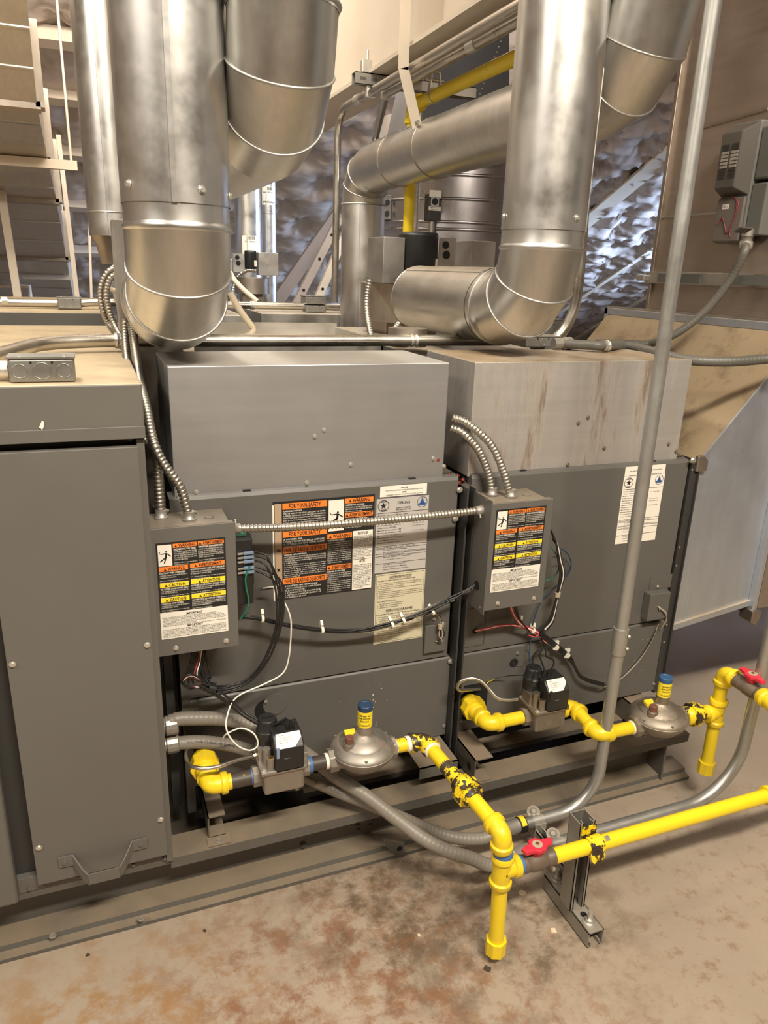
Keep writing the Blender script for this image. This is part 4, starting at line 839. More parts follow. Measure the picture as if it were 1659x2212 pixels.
t = wthing('grey lead rising from the tied harness to the small cover box on the right', PY(1400, 1400, -.01))
for k in range(2): wire(t, pp((1305, 1482 + k * 2, -.03), (1340, 1464 + k * 3, -.02), (1375, 1430 + k * 3, -.014), (1400, 1395 + k * 2, -.012), (1418, 1360, -.014), (1426, 1340, -.02), (1424, 1322, -.03), (1421 + k * 3, 1310, -.031)), .0016, TANW if k else BLACKW)
for k in range(2): wire(t, pp((1420 + k * 2, 1310, -.031), (1436 + k * 3, 1324, -.036), (1440 - k * 2, 1340, -.03), (1428, 1358, -.016)), .0014, TANW)
t = wthing('four black leads dropping onto the right gas valve head', PY(1180, 1440, -.08))
for k, l in enumerate((((1172, 1398, -.03), (1155, 1412, -.04), (1150, 1430, -.07), (1156, 1452, -.11), (1148, 1474, -.14)), ((1178, 1398, -.03), (1165, 1412, -.04), (1170, 1430, -.07), (1176, 1450, -.11), (1170, 1470, -.14)), ((1180, 1400, -.03), (1180, 1418, -.05), (1194, 1424, -.07), (1196, 1436, -.09), (1186, 1452, -.12), (1184, 1470, -.14)), ((1168, 1370, -.03), (1176, 1395, -.03), (1190, 1404, -.03)))): wire(t, pp(*l), .0024, BLACKW)
wire(t, pp((1052, 1476, -.004), (1070, 1466, -.012), (1100, 1460, -.03), (1145, 1458, -.10)), .0012, BLACKW); wire(t, pp((1052, 1476, -.004), (1058, 1472, -.006), (1066, 1468, -.01)), .0016, YELCLEAN)

# ================================================================== GAS PIPING
XP, YP, ZP = Vector((1, 0, 0)), Vector((0, 1, 0)), Vector((0, 0, 1))
PR_ = .0170
def nipple(parent, a, b, mat=None, r=PR_, name='pipe_nipple'): return O(name, G().cyl(a, b, r, 20), mat or YEL, parent)
def collar(g, p, d, r=.0245, L=.013):
    d = Vector(d).normalized(); p = Vector(p); g.lathe([(r * .86, -L * .7), (r, -L * .45), None, (r, L * .35), (r * .94, L * .5)], p, d, 22)
def elbow(parent, c, d1, d2, mat=None, L=.036, r=.0205):
    c, d1, d2 = Vector(c), Vector(d1).normalized(), Vector(d2).normalized(); g = G()
    g.tube(fillet([c + d1 * L, c, c + d2 * L], .030, 8), r, 20); collar(g, c + d1 * (L - .004), d1); collar(g, c + d2 * (L - .004), d2)
    return O('elbow', g, mat or YEL, parent)
def tee(parent, c, ax, br, mat=None, L=.038, r=.0205):
    c, ax, br = Vector(c), Vector(ax).normalized(), Vector(br).normalized(); g = G(); g.cyl(c - ax * L, c + ax * L, r, 20); g.cyl(c, c + br * L, r, 20)
    collar(g, c - ax * (L - .004), -ax); collar(g, c + ax * (L - .004), ax); collar(g, c + br * (L - .004), br); return O('tee', g, mat or YEL, parent)
def union(parent, c, d, mat=None, r=.034):
    c, d = Vector(c), Vector(d).normalized(); g = G(); g.hexa(c - d * .012, c + d * .012, r, 8); u = O('union_nut', g, mat or YEL, parent, bevel=.002)
    g = G(); g.lathe([(.021, -.032), (.026, -.03), (.026, -.014), None, (.023, .011), (.023, .026), (.020, .03)], c, d, 20); O('union_tailpiece', g, mat or YEL, parent); return u
def cap(parent, p, d, mat=None):
    p, d = Vector(p), Vector(d).normalized(); g = G(); g.hexa(p, p + d * .036, .0235, 8); O('end_cap', g, mat or YEL, parent, bevel=.002)
def ring(parent, p, d, r, L, mat, name):
    p, d = Vector(p), Vector(d).normalized(); return O(name, G().lathe([(r * .97, -L / 2), (r, -L / 4), (r, L / 4), (r * .97, L / 2)], p, d, 18), mat, parent)

A1y, A1z = -.160, .360
# --- left burner inlet
t = T('gas_pipe', (.166, -.12, A1z), 'yellow union and elbow turning from the left furnace into its gas valve', 'gas pipe')
nipple(t, (.166, .03, A1z), (.166, -.07, A1z), PIPEBLK); union(t, (.166, -.085, A1z), -YP, YEL); elbow(t, (.166, A1y, A1z), YP, XP)
nipple(t, (.200, A1y, A1z), (.268, A1y, A1z), PIPEBLK); ring(t, (.207, A1y, A1z), XP, .0182, .012, YEL, 'painted_thread'); ring(t, (.262, A1y, A1z), XP, .0182, .010, BLUESEAL, 'pipe_sealant')

def gas_valve(xc, y, z, label, body, wires=True):
    t = T('gas_valve', (xc, y, z - .03), label, 'gas valve')
    g = G(); g.box(xc - .046, xc + .046, y - .040, y + .040, z - .028, z + .030); O('lower_body', g, body, t, bevel=.006, seg=3)
    g = G(); g.prism([(xc - .053, y - .046, z + .028), (xc + .050, y - .046, z + .028), (xc + .056, y - .030, z + .028), (xc + .056, y + .044, z + .028), (xc - .053, y + .044, z + .028)], (0, 0, .009)); O('top_flange', g, body, t, bevel=.002)
    g = G(); g.lathe([(.0235, 0), (.0235, .018), None, (.0225, .019)], (xc - .046, y, z), -XP, 8, smooth=False); O('inlet_boss', g, body, t)
    g = G(); g.lathe([(.0235, 0), (.0235, .020)], (xc + .044, y, z), XP, 8, smooth=False); g.box(xc + .030, xc + .060, y - .02, y + .03, z - .012, z + .050); O('outlet_boss', g, body, t, bevel=.002)
    # pressure taps and turret on the left
    g = G(); g.cyl((xc - .030, y - .034, z + .036), (xc - .030, y - .034, z + .066), .0085, 14); g.cyl((xc - .034, y - .012, z + .036), (xc - .034, y - .012, z + .076), .009, 14); g.box(xc - .05, xc - .022, y - .005, y + .03, z + .036, z + .066); O('tap_boss', g, body, t)
    O('brass_plug', G().cyl((xc - .030, y - .034, z + .060), (xc - .030, y - .034, z + .0675), .0068, 6), BRASS, t)
    O('lower_plug', G().lathe([(.006, 0), (.006, .006), (.003, .009)], (xc + .03, y - .03, z - .028), -ZP, 10), body, t)
    for dx, dy in ((-.046, -.039), (.040, -.039), (.047, .036), (-.046, .036)): screw(t, (xc + dx, y + dy, z + .037), ZP, r=.0045)
    # black operator head with sloped shoulder
    h0, h1, h2 = z + .030, z + .094, z + .112
    g = G(); ya, yb = y - .046, y + .030; xa, xb = xc - .022, xc + .044
    g.prism([(xa, ya, h0), (xa, ya, h1 - .004), (xa, ya + .026, h2), (xa, yb, h2), (xa, yb, h0)], (xb - xa, 0, 0)); hd = O('operator_head', g, BLACK, t, bevel=.003)
    n = Vector((0, -(h2 - h1 + .004), .026)).normalized()
    fr = Frame((xa + .003, ya + .001, h1 - .0035) , XP, Vector((0, .026, h2 - h1 + .004)).normalized() * -1, n); L = math.hypot(.026, h2 - h1 + .004)
    g = G(); pts = [(0, 0), (.042, 0), (.059, -L * .55), (.058, -L * .98), (.004, -L * .98)]
    g.prism([fr.p(a, b, .0006) for a, b in pts], n * .0006); lb = O('rating_sticker', g, PAPER, hd)
    g = G(); fr2 = Frame(fr.p(.003, -L * .95, .0012), XP, -fr.v * -1, n)
    for i, s_ in enumerate(('36J54', 'GAS VALVE 24V', 'NAT  INLET 1/2 PSI', 'MAX 3.5 W.C.', 'CSA')): fr2.text(g, s_, .006, .0055 + i * .0054, .0028 if i else .0036, None, .0003)
    O('lettering', g, INKBLK, lb)
    g = G(); g.box(xb - .001, xb + .0008, y - .03, y - .01, z + .06, z + .07); O('barcode_sticker', g, PAPER, hd)
    O('emblem_mark', G().box(xc - .002, xc + .012, ya - .0008, ya, z + .064, z + .066), GREY, hd)
    # round knob behind on the left
    kx, ky = xc - .022, y + .030
    g = G(); g.lathe([(.026, 0), (.026, .068), None, (.024, .07), (.021, .094), None, (.019, .097)], (kx, ky, z + .030), ZP, 20); kn = O('control_knob', g, BLACK, t)
    O('knob_grip', G().box(kx - .012, kx + .012, ky - .003, ky + .003, z + .127, z + .131), BLACK, t)
    g = G(); g.box(xc - .02, xc - .013, ya - .006, ya - .001, z + .072, z + .098)
    O('spade_terminal', g, SPADE if wires else BLACK, t, bevel=.001)
    return t
gas_valve(.325, A1y, A1z, 'cast gas valve with black head and white sticker, before left furnace', ALU)

def regulator(xc, y, z, label, mat, capm):
    t = T('pressure_regulator', (xc, y, z - .03), label, 'regulator')
    g = G(); g.lathe([(.034, -.024), (.054, -.016), (.071, .004), (.075, .012), None, (.076, .015), (.076, .020), None, (.0755, .022), (.073, .026), (.064, .034), (.056, .037), None, (.053, .042), (.034, .050), (.021, .056), (.018, .060)], (xc, y, z), ZP, 40); O('diaphragm_housing', g, mat, t)
    O('rim_seam', G().torus((xc, y, z + .0175), ZP, .0757, .002, 40, 6), mat, t)
    for s, L in ((-1, .082), (1, .078)):
        d = XP * s; g = G(); g.lathe([(.030, .02), (.024, .052), None, (.0235, .055), (.0235, L)], (xc, y, z), d, 20); O('port', g, mat, t)
        g = G(); g.hexa(Vector((xc, y, z)) + d * (L - .018), Vector((xc, y, z)) + d * (L + .003), .028, 8); O('port_collar', g, mat, t, bevel=.002)
    tower = G(); tower.lathe([(.021, .050), (.0175, .062), (.0168, .125)], (xc + .004, y, z), ZP, 24); tw = O('spring_tower', tower, mat, t)
    O('cap', G().lathe([(.0176, .122), (.0176, .133), None, (.0165, .135), (.013, .1342), None, (.012, .133)], (xc + .004, y, z), ZP, 24), capm, t)
    g = G(); n = 16; R = .0174; rows = []
    a0, a1 = math.radians(-200), math.radians(-5)
    for k in range(n + 1):
        a = a0 + (a1 - a0) * k / n; rows.append((math.cos(a) * R, math.sin(a) * R))
    for k in range(n):
        (c1, s1), (c2, s2) = rows[k], rows[k + 1]; X0, Y0 = xc + .004, y
        g.add([(X0 + c1, Y0 + s1, z + .080), (X0 + c2, Y0 + s2, z + .080), (X0 + c2, Y0 + s2, z + .121), (X0 + c1, Y0 + s1, z + .121)], [(0, 1, 2, 3)], True)
    lb = O('yellow_label', g, INKYEL, tw)
    # lettering wrapped round the tower
    g = G()
    for txt, zz, ch, wd in (('CERTIFIED GAS', z + .110, .0043, .028), ('LINE PRESSURE', z + .103, .0043, .028), ('REGULATOR', z + .096, .0043, .021), ('221.88/CSA6.22', z + .085, .0043, .027)):
        vs, fs, x0, w_ = glyphs(txt, True); k = ch / .72; kx = wd / w_
        out = []
        for q in vs:
            a = math.radians(-112) + ((q.x - x0) * kx - wd / 2) / .0177; out.append((xc + .004 + .0177 * math.cos(a), y + .0177 * math.sin(a), zz + q.y * k))
        g.add(out, fs)
    O('lettering', g, INKBLK, lb)
    px, py = xc - .040, y - .018
    O('vent_boss', G().lathe([(.015, .028), (.0135, .050), None, (.0125, .052)], (px, py, z), ZP, 18), mat, t); O('vent_plug', G().lathe([(.0105, .050), (.0105, .066), None, (.009, .068)], (px, py, z), ZP, 8, smooth=False), BROWNCAP, t)
    O('data_tag', G().obox((xc - .028, y + .012, z + .055), (.013, 0, 0), (0, .007, .002), (0, 0, .004)), YEL, t)
    for k in range(6):
        a = k * math.pi / 3 + .3; O('rim_bolt', G().hexa((xc + .0695 * math.cos(a), y + .0695 * math.sin(a), z + .024), (xc + .0695 * math.cos(a), y + .0695 * math.sin(a), z + .030), .004), mat, t)
    return t
t = T('gas_pipe', (.41, A1y, A1z), 'short black threaded pipe between left gas valve and its regulator', 'gas pipe')
nipple(t, (.380, A1y, A1z), (.446, A1y, A1z), PIPEBLK); ring(t, (.392, A1y, A1z), XP, .0195, .012, BLUESEAL, 'pipe_sealant'); ring(t, (.434, A1y, A1z), XP, .0188, .008, TAPE, 'thread_tape')
regulator(.523, A1y, A1z, 'dusty cast gas regulator with navy cap, feeding the left furnace', ALU, NAVY)

# --- run from the left regulator to the drip leg
t = T('gas_pipe', (.72, -.489, .02), 'flaking yellow gas pipe run with capped drip leg in front of the left furnace', 'gas pipe')
nipple(t, (.600, A1y, A1z), (.648, A1y, A1z), YELOLD); ring(t, (.604, A1y, A1z), XP, .0188, .010, TAPE, 'thread_tape'); ring(t, (.640, A1y, A1z), XP, .0195, .010, TAPE, 'thread_tape')
e1 = Vector((.684, A1y, A1z)); e2 = Vector((.716, -.489, .347)); dr = (e2 - e1).normalized()
elbow(t, e1, -XP, dr, YELOLD); ring(t, e1 + dr * .040, dr, .0205, .010, TAPE, 'thread_tape')
um = e1 + dr * .195
nipple(t, e1 + dr * .03, um, YEL); ring(t, e1 + dr * .115, dr, .0174, .03, PIPEBLK, 'bare_patch'); ring(t, e1 + dr * .150, dr, .0176, .04, YELOLD, 'flaking_patch'); union(t, um, dr, YELOLD, .034); nipple(t, um, e2 - dr * .02, YELCLEAN)
elbow(t, e2, -dr, -ZP, YEL); tc = Vector((.722, -.489, .252)); nipple(t, e2 - ZP * .03, tc, YEL)
ring(t, tc + ZP * .043, ZP, .0215, .010, BLUESEAL, 'pipe_sealant')
tee(t, tc, ZP, XP, YEL); nipple(t, tc - ZP * .03, (.727, -.489, .055), YELCLEAN); cap(t, (.727, -.489, .060), -ZP, YELCLEAN)
def ball_valve(c, d, label, ang=0):
    c, d = Vector(c), Vector(d).normalized(); t = T('ball_valve', c - ZP * .02, label, 'valve')
    g = G(); g.lathe([(.0195, -.044), (.0195, -.026), None, (.018, -.024), (.0215, -.010), (.0215, .010), (.018, .024), None, (.0195, .026), (.0195, .044)], c, d, 22); g.cyl(c, c + ZP * .034, .009, 14); O('body', g, PIPEBRN, t)
    hd = Matrix.Rotation(ang, 3, 'Z') @ d; sd = hd.cross(ZP); top = c + ZP * .034
    g = G(); pts = [(-.038, -.008), (-.036, .008), (-.014, .012), (-.010, .019), (.010, .019), (.014, .012), (.036, .009), (.040, -.004), (.014, -.010), (.010, -.019), (-.010, -.019), (-.014, -.011)]
    g.prism([top + hd * a + sd * b for a, b in pts], ZP * .010); h = O('handle', g, RED, t, bevel=.002)
    O('lever_skirt', G().lathe([(.013, -.012), (.016, .002)], top, ZP, 12), RED, t)
    g = G(); g.lathe([(.0115, 0), (.0115, .0008)], top + ZP * .0102, ZP, 20); O('handle_badge', g, plain('badge_buff', (.42, .30, .24), .5), h); O('stem_nut', G().hexa(top + ZP * .010, top + ZP * .0135, .0042), BRASS, h)
    return t
ball_valve((.806, -.489, .249), XP, 'brown ball valve with red handle beside the tee of the drip leg', .15)
t = T('gas_pipe', (1.15, -.489, .23), 'long straight yellow gas pipe clamped to the strut post', 'gas pipe')
ring(t, (.766, -.489, .251), XP, .0205, .010, BLUESEAL, 'pipe_sealant')
nipple(t, (.757, -.489, .251), (.775, -.489, .251), PIPEBLK)
nipple(t, (.842, -.489, .247), (1.50, -.489, .241), YELCLEAN); tee(t, (1.513, -.489, .241), XP, ZP, YEL); nipple(t, (1.54, -.489, .241), (2.3, -.489, .236), YELCLEAN); nipple(t, (1.513, -.489, .27), (1.513, -.489, .41), YELCLEAN); elbow(t, (1.513, -.489, .437), -ZP, (.05, 1, 0), YEL)

# --- right train
A2y, A2z, A3y = -.120, .337, -.238
t = T('gas_pipe', (.885, -.1, A2z), 'yellow union and elbow turning from the right furnace into its gas valve', 'gas pipe')
nipple(t, (.885, .03, A2z), (.885, -.03, A2z), PIPEBRN); union(t, (.885, -.040, A2z), -YP, YEL); elbow(t, (.885, A2y, A2z), YP, XP); nipple(t, (.915, A2y, A2z), (1.0, A2y, A2z), YEL)
gas_valve(1.052, A2y, A2z, 'grimy cast gas valve with black head, before right furnace', ALUDIRTY, False)
t = T('gas_pipe', (1.14, -.18, .33), 'yellow gas pipe with two elbows linking right gas valve to its regulator', 'gas pipe')
nipple(t, (1.108, A2y, A2z), (1.125, A2y, A2z)); elbow(t, (1.147, A2y, A2z), -XP, -YP); nipple(t, (1.147, A2y - .03, A2z), (1.147, A3y + .03, .328)); elbow(t, (1.147, A3y, .326), YP, XP); nipple(t, (1.175, A3y, .326), (1.262, A3y, .324)); ring(t, (1.252, A3y, .324), XP, .0185, .006, TAPE, 'thread_tape')
regulator(1.338, A3y, .326, 'dirty gas regulator with leaning blue-capped tower, rightmost of the two', ALUDIRTY, plain('blue_cap', (.03, .09, .20), .4))
t = T('gas_pipe', (1.547, -.25, .11), 'yellow tee assembly with drip leg and top elbow right of the furnaces', 'gas pipe')
nipple(t, (1.415, A3y, .324), (1.46, A3y, .322), PIPEBRN); union(t, (1.462, A3y, .321), XP, YELOLD, .033); nipple(t, (1.47, A3y, .320), (1.53, A3y, .316))
tc = Vector((1.547, A3y, .312)); tee(t, tc, ZP, -XP); nipple(t, tc + ZP * .03, tc + ZP * .11); elbow(t, (1.547, A3y, .437), -ZP, -YP); nipple(t, tc - ZP * .03, (1.549, A3y, .14), YELCLEAN); cap(t, (1.549, A3y, .148), -ZP)
nipple(t, (1.546, -.26, .437), (1.546, -.285, .437))
ball_valve((1.546, -.325, .437), -YP, 'brown ball valve with red handle on the tall tee at right edge', .0)
t = T('gas_pipe', (1.545, -.45, .42), 'short yellow gas pipe leaving the picture beyond the upper red-handled valve', 'gas pipe')
nipple(t, (1.546, -.37, .437), (1.518, -.46, .437), YEL); g = G(); collar(g, (1.546, -.372, .437), (.25, 1, 0), .024, .02); O('coupling', g, YEL, t)

# pilot tubes
t = T('pilot_tube', PY(480, 1640, -.13), 'thin aluminium pilot tube hooking round the left yellow union', 'tube')
O('tube', G().tube(catmull(pp((412, 1600, .0), (404, 1618, -.05), (402, 1638, -.10), (412, 1654, -.14), (440, 1660, -.165), (475, 1655, -.165), (510, 1643, -.15), (548, 1633, -.135))), .0045, 10), TUBEALU, t)
g = G(); a = PY(548, 1633, -.135); g.hexa(a, a + Vector((.012, .002, .003)), .006); O('flare_nut', g, BRASS, t)
t = T('pilot_tube', PY(1050, 1480, -.08), 'thin aluminium pilot tube arching over the right yellow union', 'tube')
O('tube', G().tube(catmull(pp((1036, 1489, -.004), (1012, 1490, -.03), (992, 1491, -.055), (988, 1482, -.06), (998, 1470, -.065), (1020, 1465, -.07), (1040, 1472, -.08), (1058, 1490, -.095), (1075, 1508, -.11), (1098, 1512, -.115), (1118, 1510, -.115))), .0045, 10), TUBEALU, t)

# ================================================================== STRUT STAND
def strut(g, a, b, open_dir, w=.041, th=.0026):
    a, b, o = Vector(a), Vector(b), Vector(open_dir).normalized(); d = (b - a).normalized(); s = d.cross(o).normalized(); h = w / 2; m = (a + b) / 2; hl = (b - a) / 2
    g.obox(m - o * (h - th / 2), hl, s * h, o * th / 2)
    for q in (-1, 1):
        g.obox(m + s * q * (h - th / 2), hl, s * th / 2, o * h); g.obox(m + o * (h - th / 2) + s * q * (h - .0048), hl, s * .0048, o * th / 2); g.obox(m + o * (h - .006) + s * q * (h - .0085), hl, s * th / 2, o * .006)
t = T('strut_stand', (.955, -.445, 0), 'upright slotted strut post welded to a short floor channel', 'strut stand')
g = G(); strut(g, (.957, -.446, .041), (.953, -.446, .290), -YP); O('post', g, STRUTM, t)
g = G(); strut(g, (.962, -.352, .0205), (.962, -.535, .0205), -ZP, .042, .003); ft = O('floor_channel', g, STRUTM, t)
for yy in (-.375, -.508):
    g = G(); g.lathe([(.016, .0415), (.016, .044), None, (.0095, .044), (.0095, .051), None, (.0055, .051), (.0055, .073)], (.962, yy, 0), ZP, 18); O('anchor_bolt', g, SCREW if yy < -.5 else STRUTM, t)
O('slot_hole', G().disc((.962, -.486, .0422), ZP, .008, 16), HOLE, ft)
g = G(); strut(g, (.985, -.425, .072), (.985, -.21, .072), ZP, .03, .0025); O('cross_channel', g, STRUTM, t)
# pipe clamp
t = T('pipe_clamp', (.957, -.489, .22), 'yellow-painted pipe clamp holding the long pipe to the strut post', 'clamp')
g = G()
for k in range(15):
    a0, a1 = math.radians(k * 24), math.radians((k + 1) * 24)
    g.add([(x, -.489 + r * math.cos(a), .246 + r * math.sin(a)) for x in (.940, .975) for r in (.0182, .0208) for a in (a0, a1)], [(0, 1, 3, 2), (4, 6, 7, 5), (2, 3, 7, 6), (0, 4, 5, 1)])
O('band', g, YELOLD, t)
O('back_plate', G().box(.938, .977, -.4695, -.4665, .215, .280), YELOLD, t)
ec = PY(1291, 1846, -.513); ed = Vector((.12, -.9, .25)).normalized()
g = G(); g.lathe([(.021, 0), (.021, .003)], ec, ed, 22); O('clamp_ear', g, YELOLD, t); O('ear_bolt', G().hexa(ec + ed * .003, ec + ed * .011, .009), YELOLD, t)
for k in (-1, 1): O('slot', G().obox((.9575 + k * .007, -.5095, .252), (.0022, 0, 0), (0, .001, 0), (0, 0, .008)), HOLE, t)
O('clamp_bolt', G().hexa((.980, -.497, .262), (.990, -.497, .262), .006), SCREW, t)

# ================================================================== RIGID AND LIQUIDTIGHT CONDUITS
ER = .0155
c1y, c1z, c2y, c2z = -.238, .100, -.328, .104
t = T('steel_conduit', (1.16, c1y, .1), 'tall steel conduit standing in front of the right furnace and bending to the floor', 'conduit')
xp = PY(1395, 1000, c1y).x
O('tube', G().tube(fillet([(xp, c1y, 3.4), (xp, c1y, .55), (xp - .004, c1y, c1z), (.93, c1y, c1z)], .19, 14), ER, 20), EMTOLD, t)
q = PY(1332, 1385, c1y); g = G(); g.cyl((xp, c1y, q.z - .035), (xp, c1y, q.z + .035), ER * 1.22, 20); cpl = O('coupling', g, EMTOLD, t)
for dz in (-.016, .018): screw(cpl, (xp + .012, c1y - ER * 1.1, q.z + dz), (.5, -1, 0), r=.004)
t = T('steel_conduit', (1.2, c2y, .1), 'steel conduit sweeping from right edge down along the floor behind the yellow pipe', 'conduit')
xq = PY(1650, 1430, c2y).x
O('tube', G().tube(fillet([(xq + .005, c2y, 2.2), (xq, c2y, .5), (xq - .01, c2y, c2z), (.88, c2y, c2z)], .17, 14), ER, 20), EMTOLD, t)
def flex(label, pts, r, fit0, fit1, mat, print_=None):
    path = catmull(pts, .01); t = T('liquidtight_conduit', path[len(path) // 2] - Vector((0, 0, r)), label, 'conduit'); O('jacket', ribbed(path, r, .011, r * .045, 18), mat, t)
    if print_:
        L = [0]
        for i in range(1, len(path)): L.append(L[-1] + (path[i] - path[i - 1]).length)
        g = G()
        for s0, txt, ch, flip in print_:
            vs, fs, x0, wd = glyphs(txt, False); k = ch / .72; out = []
            for q in vs:
                xx, yy = (q.x - x0) * k, (q.y - .36) * k
                if flip: xx, yy = wd * k - xx, -yy
                s = s0 + xx; j = 0
                while j < len(L) - 2 and L[j + 1] < s: j += 1
                f_ = (s - L[j]) / max(1e-6, L[j + 1] - L[j]); c = path[j].lerp(path[j + 1], min(1, max(0, f_))); tg = (path[j + 1] - path[j]).normalized()
                view = (CAM - c); view = (view - tg * view.dot(tg)).normalized(); side = tg.cross(view) * -1; side = side if side.z > 0 else -side
                a = yy / r; out.append(c + (view * math.cos(a) + side * math.sin(a)) * (r + .0006))
            g.add(out, fs)
        O('jacket_print', g, INKBLK, t)
    if fit0: 
        p, d = fit0; g = G(); g.lathe([(r * 1.15, -.028), (r * 1.15, -.004), None, (r * 1.05, -.004), (r * 1.05, .004), None, (r * 1.36, .006), (r * 1.36, .030), None, (r * 1.2, .033)], p, d, 14, smooth=False); O('fitting', g, STRUTM, t, bevel=.001)
    if fit1:
        p, d = fit1; g = G(); g.lathe([(r * 1.2, -.004), (r * 1.36, 0), (r * 1.36, .022), None, (r * 1.2, .024), (r * 1.15, .07), None, (r * .95, .075), (r * .95, .12)], p, d, 20); O('fitting', g, SCREW, t)
    return t
fa = (.082, -.05, PY(375, 1565, -.05).z); fb = (.082, -.05, PY(378, 1605, -.05).z)
z3 = lambda x, y: (330 + x / 2.1545, 1380 + y / 2.1545)
flex('grey ribbed liquidtight conduit, upper of two leaving the cabinet side, ending nearest the drip leg',
     [fa] + [PY(*z3(x, y), Y) for x, y, Y in ((110, 375, -.05), (200, 370, -.05), (300, 371, -.05), (400, 385, -.05), (500, 420, -.06), (600, 468, -.075), (720, 540, -.09), (850, 640, -.115), (1000, 735, -.17), (1130, 835, -.22), (1260, 930, -.27), (1380, 990, -.30), (1480, 1020, -.315))] + [(.80, c2y, c2z - .012), (.835, c2y, c2z)], .0165, (fa, XP), ((.835, c2y, c2z), XP), GREYFLEX)
flex('grey liquidtight conduit with printed jacket, lower of two leaving the cabinet side',
     [fb] + [PY(*z3(x, y), Y) for x, y, Y in ((110, 487, -.05), (200, 480, -.05), (300, 487, -.05), (400, 505, -.05), (520, 548, -.055), (620, 590, -.06), (720, 645, -.08), (850, 705, -.11), (1000, 765, -.15), (1150, 830, -.175), (1300, 893, -.20), (1420, 928, -.225))] + [(.83, c1y, c1z - .012), (.865, c1y, c1z)], .0160, (fb, XP), ((.865, c1y, c1z), XP), GREYFLEX, [(.05, 'USE SEPARATE GROUNDING CONDUCTOR', .0045, True), (.19, 'SUNLIGHT RESISTANT', .0045, True), (.33, 'Southwire TITAN', .0065, True)])
t = T('cable_tag', (.93, c1y, .08), 'yellow and black numbered marker band on the rear floor conduit', 'marker')
g = G(); g.lathe([(ER * 1.35, -.010), (ER * 1.35, .010)], (.938, c1y, c1z), XP, 20); O('band', g, BLACK, t)
g = G(); n = 8
for k in range(n):
    a0, a1 = math.radians(-150 + k * 16), math.radians(-150 + (k + 1) * 16); r = ER * 1.38
    g.add([(.931, c1y + r * math.cos(a1) * 1, c1z - r * math.sin(a1)), (.931, c1y + r * math.cos(a0), c1z - r * math.sin(a0)), (.945, c1y + r * math.cos(a0), c1z - r * math.sin(a0)), (.945, c1y + r * math.cos(a1), c1z - r * math.sin(a1))], [(0, 1, 2, 3)])
O('yellow_strip', g, INKYEL, t)
for (xx, yy, zz), lab in (((.985, c1y, c1z), 'zinc strap clamping the rear floor conduit to the cross channel'), ((.985, c2y, c2z), 'zinc strap clamping the front floor conduit beside the strut post')):
    t = T('conduit_strap', (xx, yy, zz - .02), lab, 'strap'); O('band', G().lathe([(ER * 1.12, -.016), (ER * 1.12, .016)], (xx, yy, zz), XP, 20), SCREW, t)
    O('ear', G().box(xx - .016, xx + .016, yy - .022, yy - .018, zz - .035, zz + .004), SCREW, t)
    O('bolt_head', G().lathe([(.017, 0), (.017, .003), None, (.007, .003), (.006, .007)], (xx - .004, yy + .012, zz + ER * 1.1), (-.3, -.4, 1), 16), STRUTM, t)

# ================================================================== FLUES
FR = .097
def gored(t, cen, a_dir, b_dir, R, r, angs, mat, beads=True):
    """elbow arc from direction a_dir to b_dir around cen (unit vectors from cen to the ring centres)"""
    a, b = Vector(a_dir).normalized(), Vector(b_dir).normalized(); cen = Vector(cen); ax = a.cross(b).normalized(); tot = math.degrees(a.angle(b)); n = 40
    def ringp(th, rad):
        d = Matrix.Rotation(math.radians(th), 3, ax) @ a; c = cen + d * R
        return c, d, [c + (d * math.cos(2 * math.pi * k / n) + ax * math.sin(2 * math.pi * k / n)) * rad for k in range(n)]
    for i in range(len(angs) - 1):
        g = G(); g.rings([ringp(angs[i], r)[2], ringp(angs[i + 1], r)[2]], (False, False)); go = O('elbow_gore', g, mat, t)
        if beads and 0 < i:
            c, d, _ = ringp(angs[i], r); g = G(); g.torus(c, ax.cross(d), r + .0005, .0026, 44, 6); O('bead_ring', g, GALVBEAD, go)
    return ringp
def straight(t, a, b, r, mat, name, seam=None, n=40):
    a, b = Vector(a), Vector(b); g = G(); d = (b - a); g.lathe([(r, 0), (r, d.length)], a, d, n, caps=(False, False)); p = O(name, g, mat, t)
    if seam is not None:
        s = Vector(seam).normalized(); sd = d.normalized().cross(s); g = G(); c = (a + b) / 2 + s * (r + .0005); g.obox(c, d / 2, sd * .005, s * .0018); O('seam', g, mat, p)
    return p
def flue(x, y, zh, yend, label, scr, seam, top=3.2, R=.135, mat=None):
    mat = mat or GALVFLUE; t = T('flue_pipe', (x, y, zh - FR), label, 'flue pipe')
    zt = zh + R; cen = Vector((x, y + R, zt))
    gored(t, cen, (0, -1, 0), (0, 0, -1), R, FR, [0, 30, 60, 90], mat)
    # crimped collar with bead, then the vertical pipe sleeved over it
    g = G(); g.lathe([(FR, 0), (FR + .004, .006), (FR, .012), (FR - .001, .016), (FR - .001, .05)], (x, y, zt), ZP, 44, caps=(False, False)); O('collar', g, mat, t)
    v = straight(t, (x, y, zt + .045), (x, y, top), FR + .001, GALV if mat is GALVFLUE else mat, 'vertical_pipe', seam)
    g = G(); g.torus((x, y + R + .03, zh), YP, FR + .0005, .003, 44, 6); O('bead_ring', g, GALVBEAD, t)
    straight(t, (x, y + R, zh), (x, y + R + .06, zh), FR, mat, 'elbow_tail'); straight(t, (x, y + R + .055, zh), (x, yend, zh), FR + .001, GALVH, 'horizontal_pipe', (-.5, 0, .86))
    for a, z in scr:
        d = Vector((math.cos(math.radians(a)), math.sin(math.radians(a)), 0)); screw(v, Vector((x, y, z)) + d * (FR + .0012), d, r=.0055)
    O('end_ring', G().torus((x, yend, zh), YP, FR + .001, .0015, 44, 5), GALVH, t)
    return t
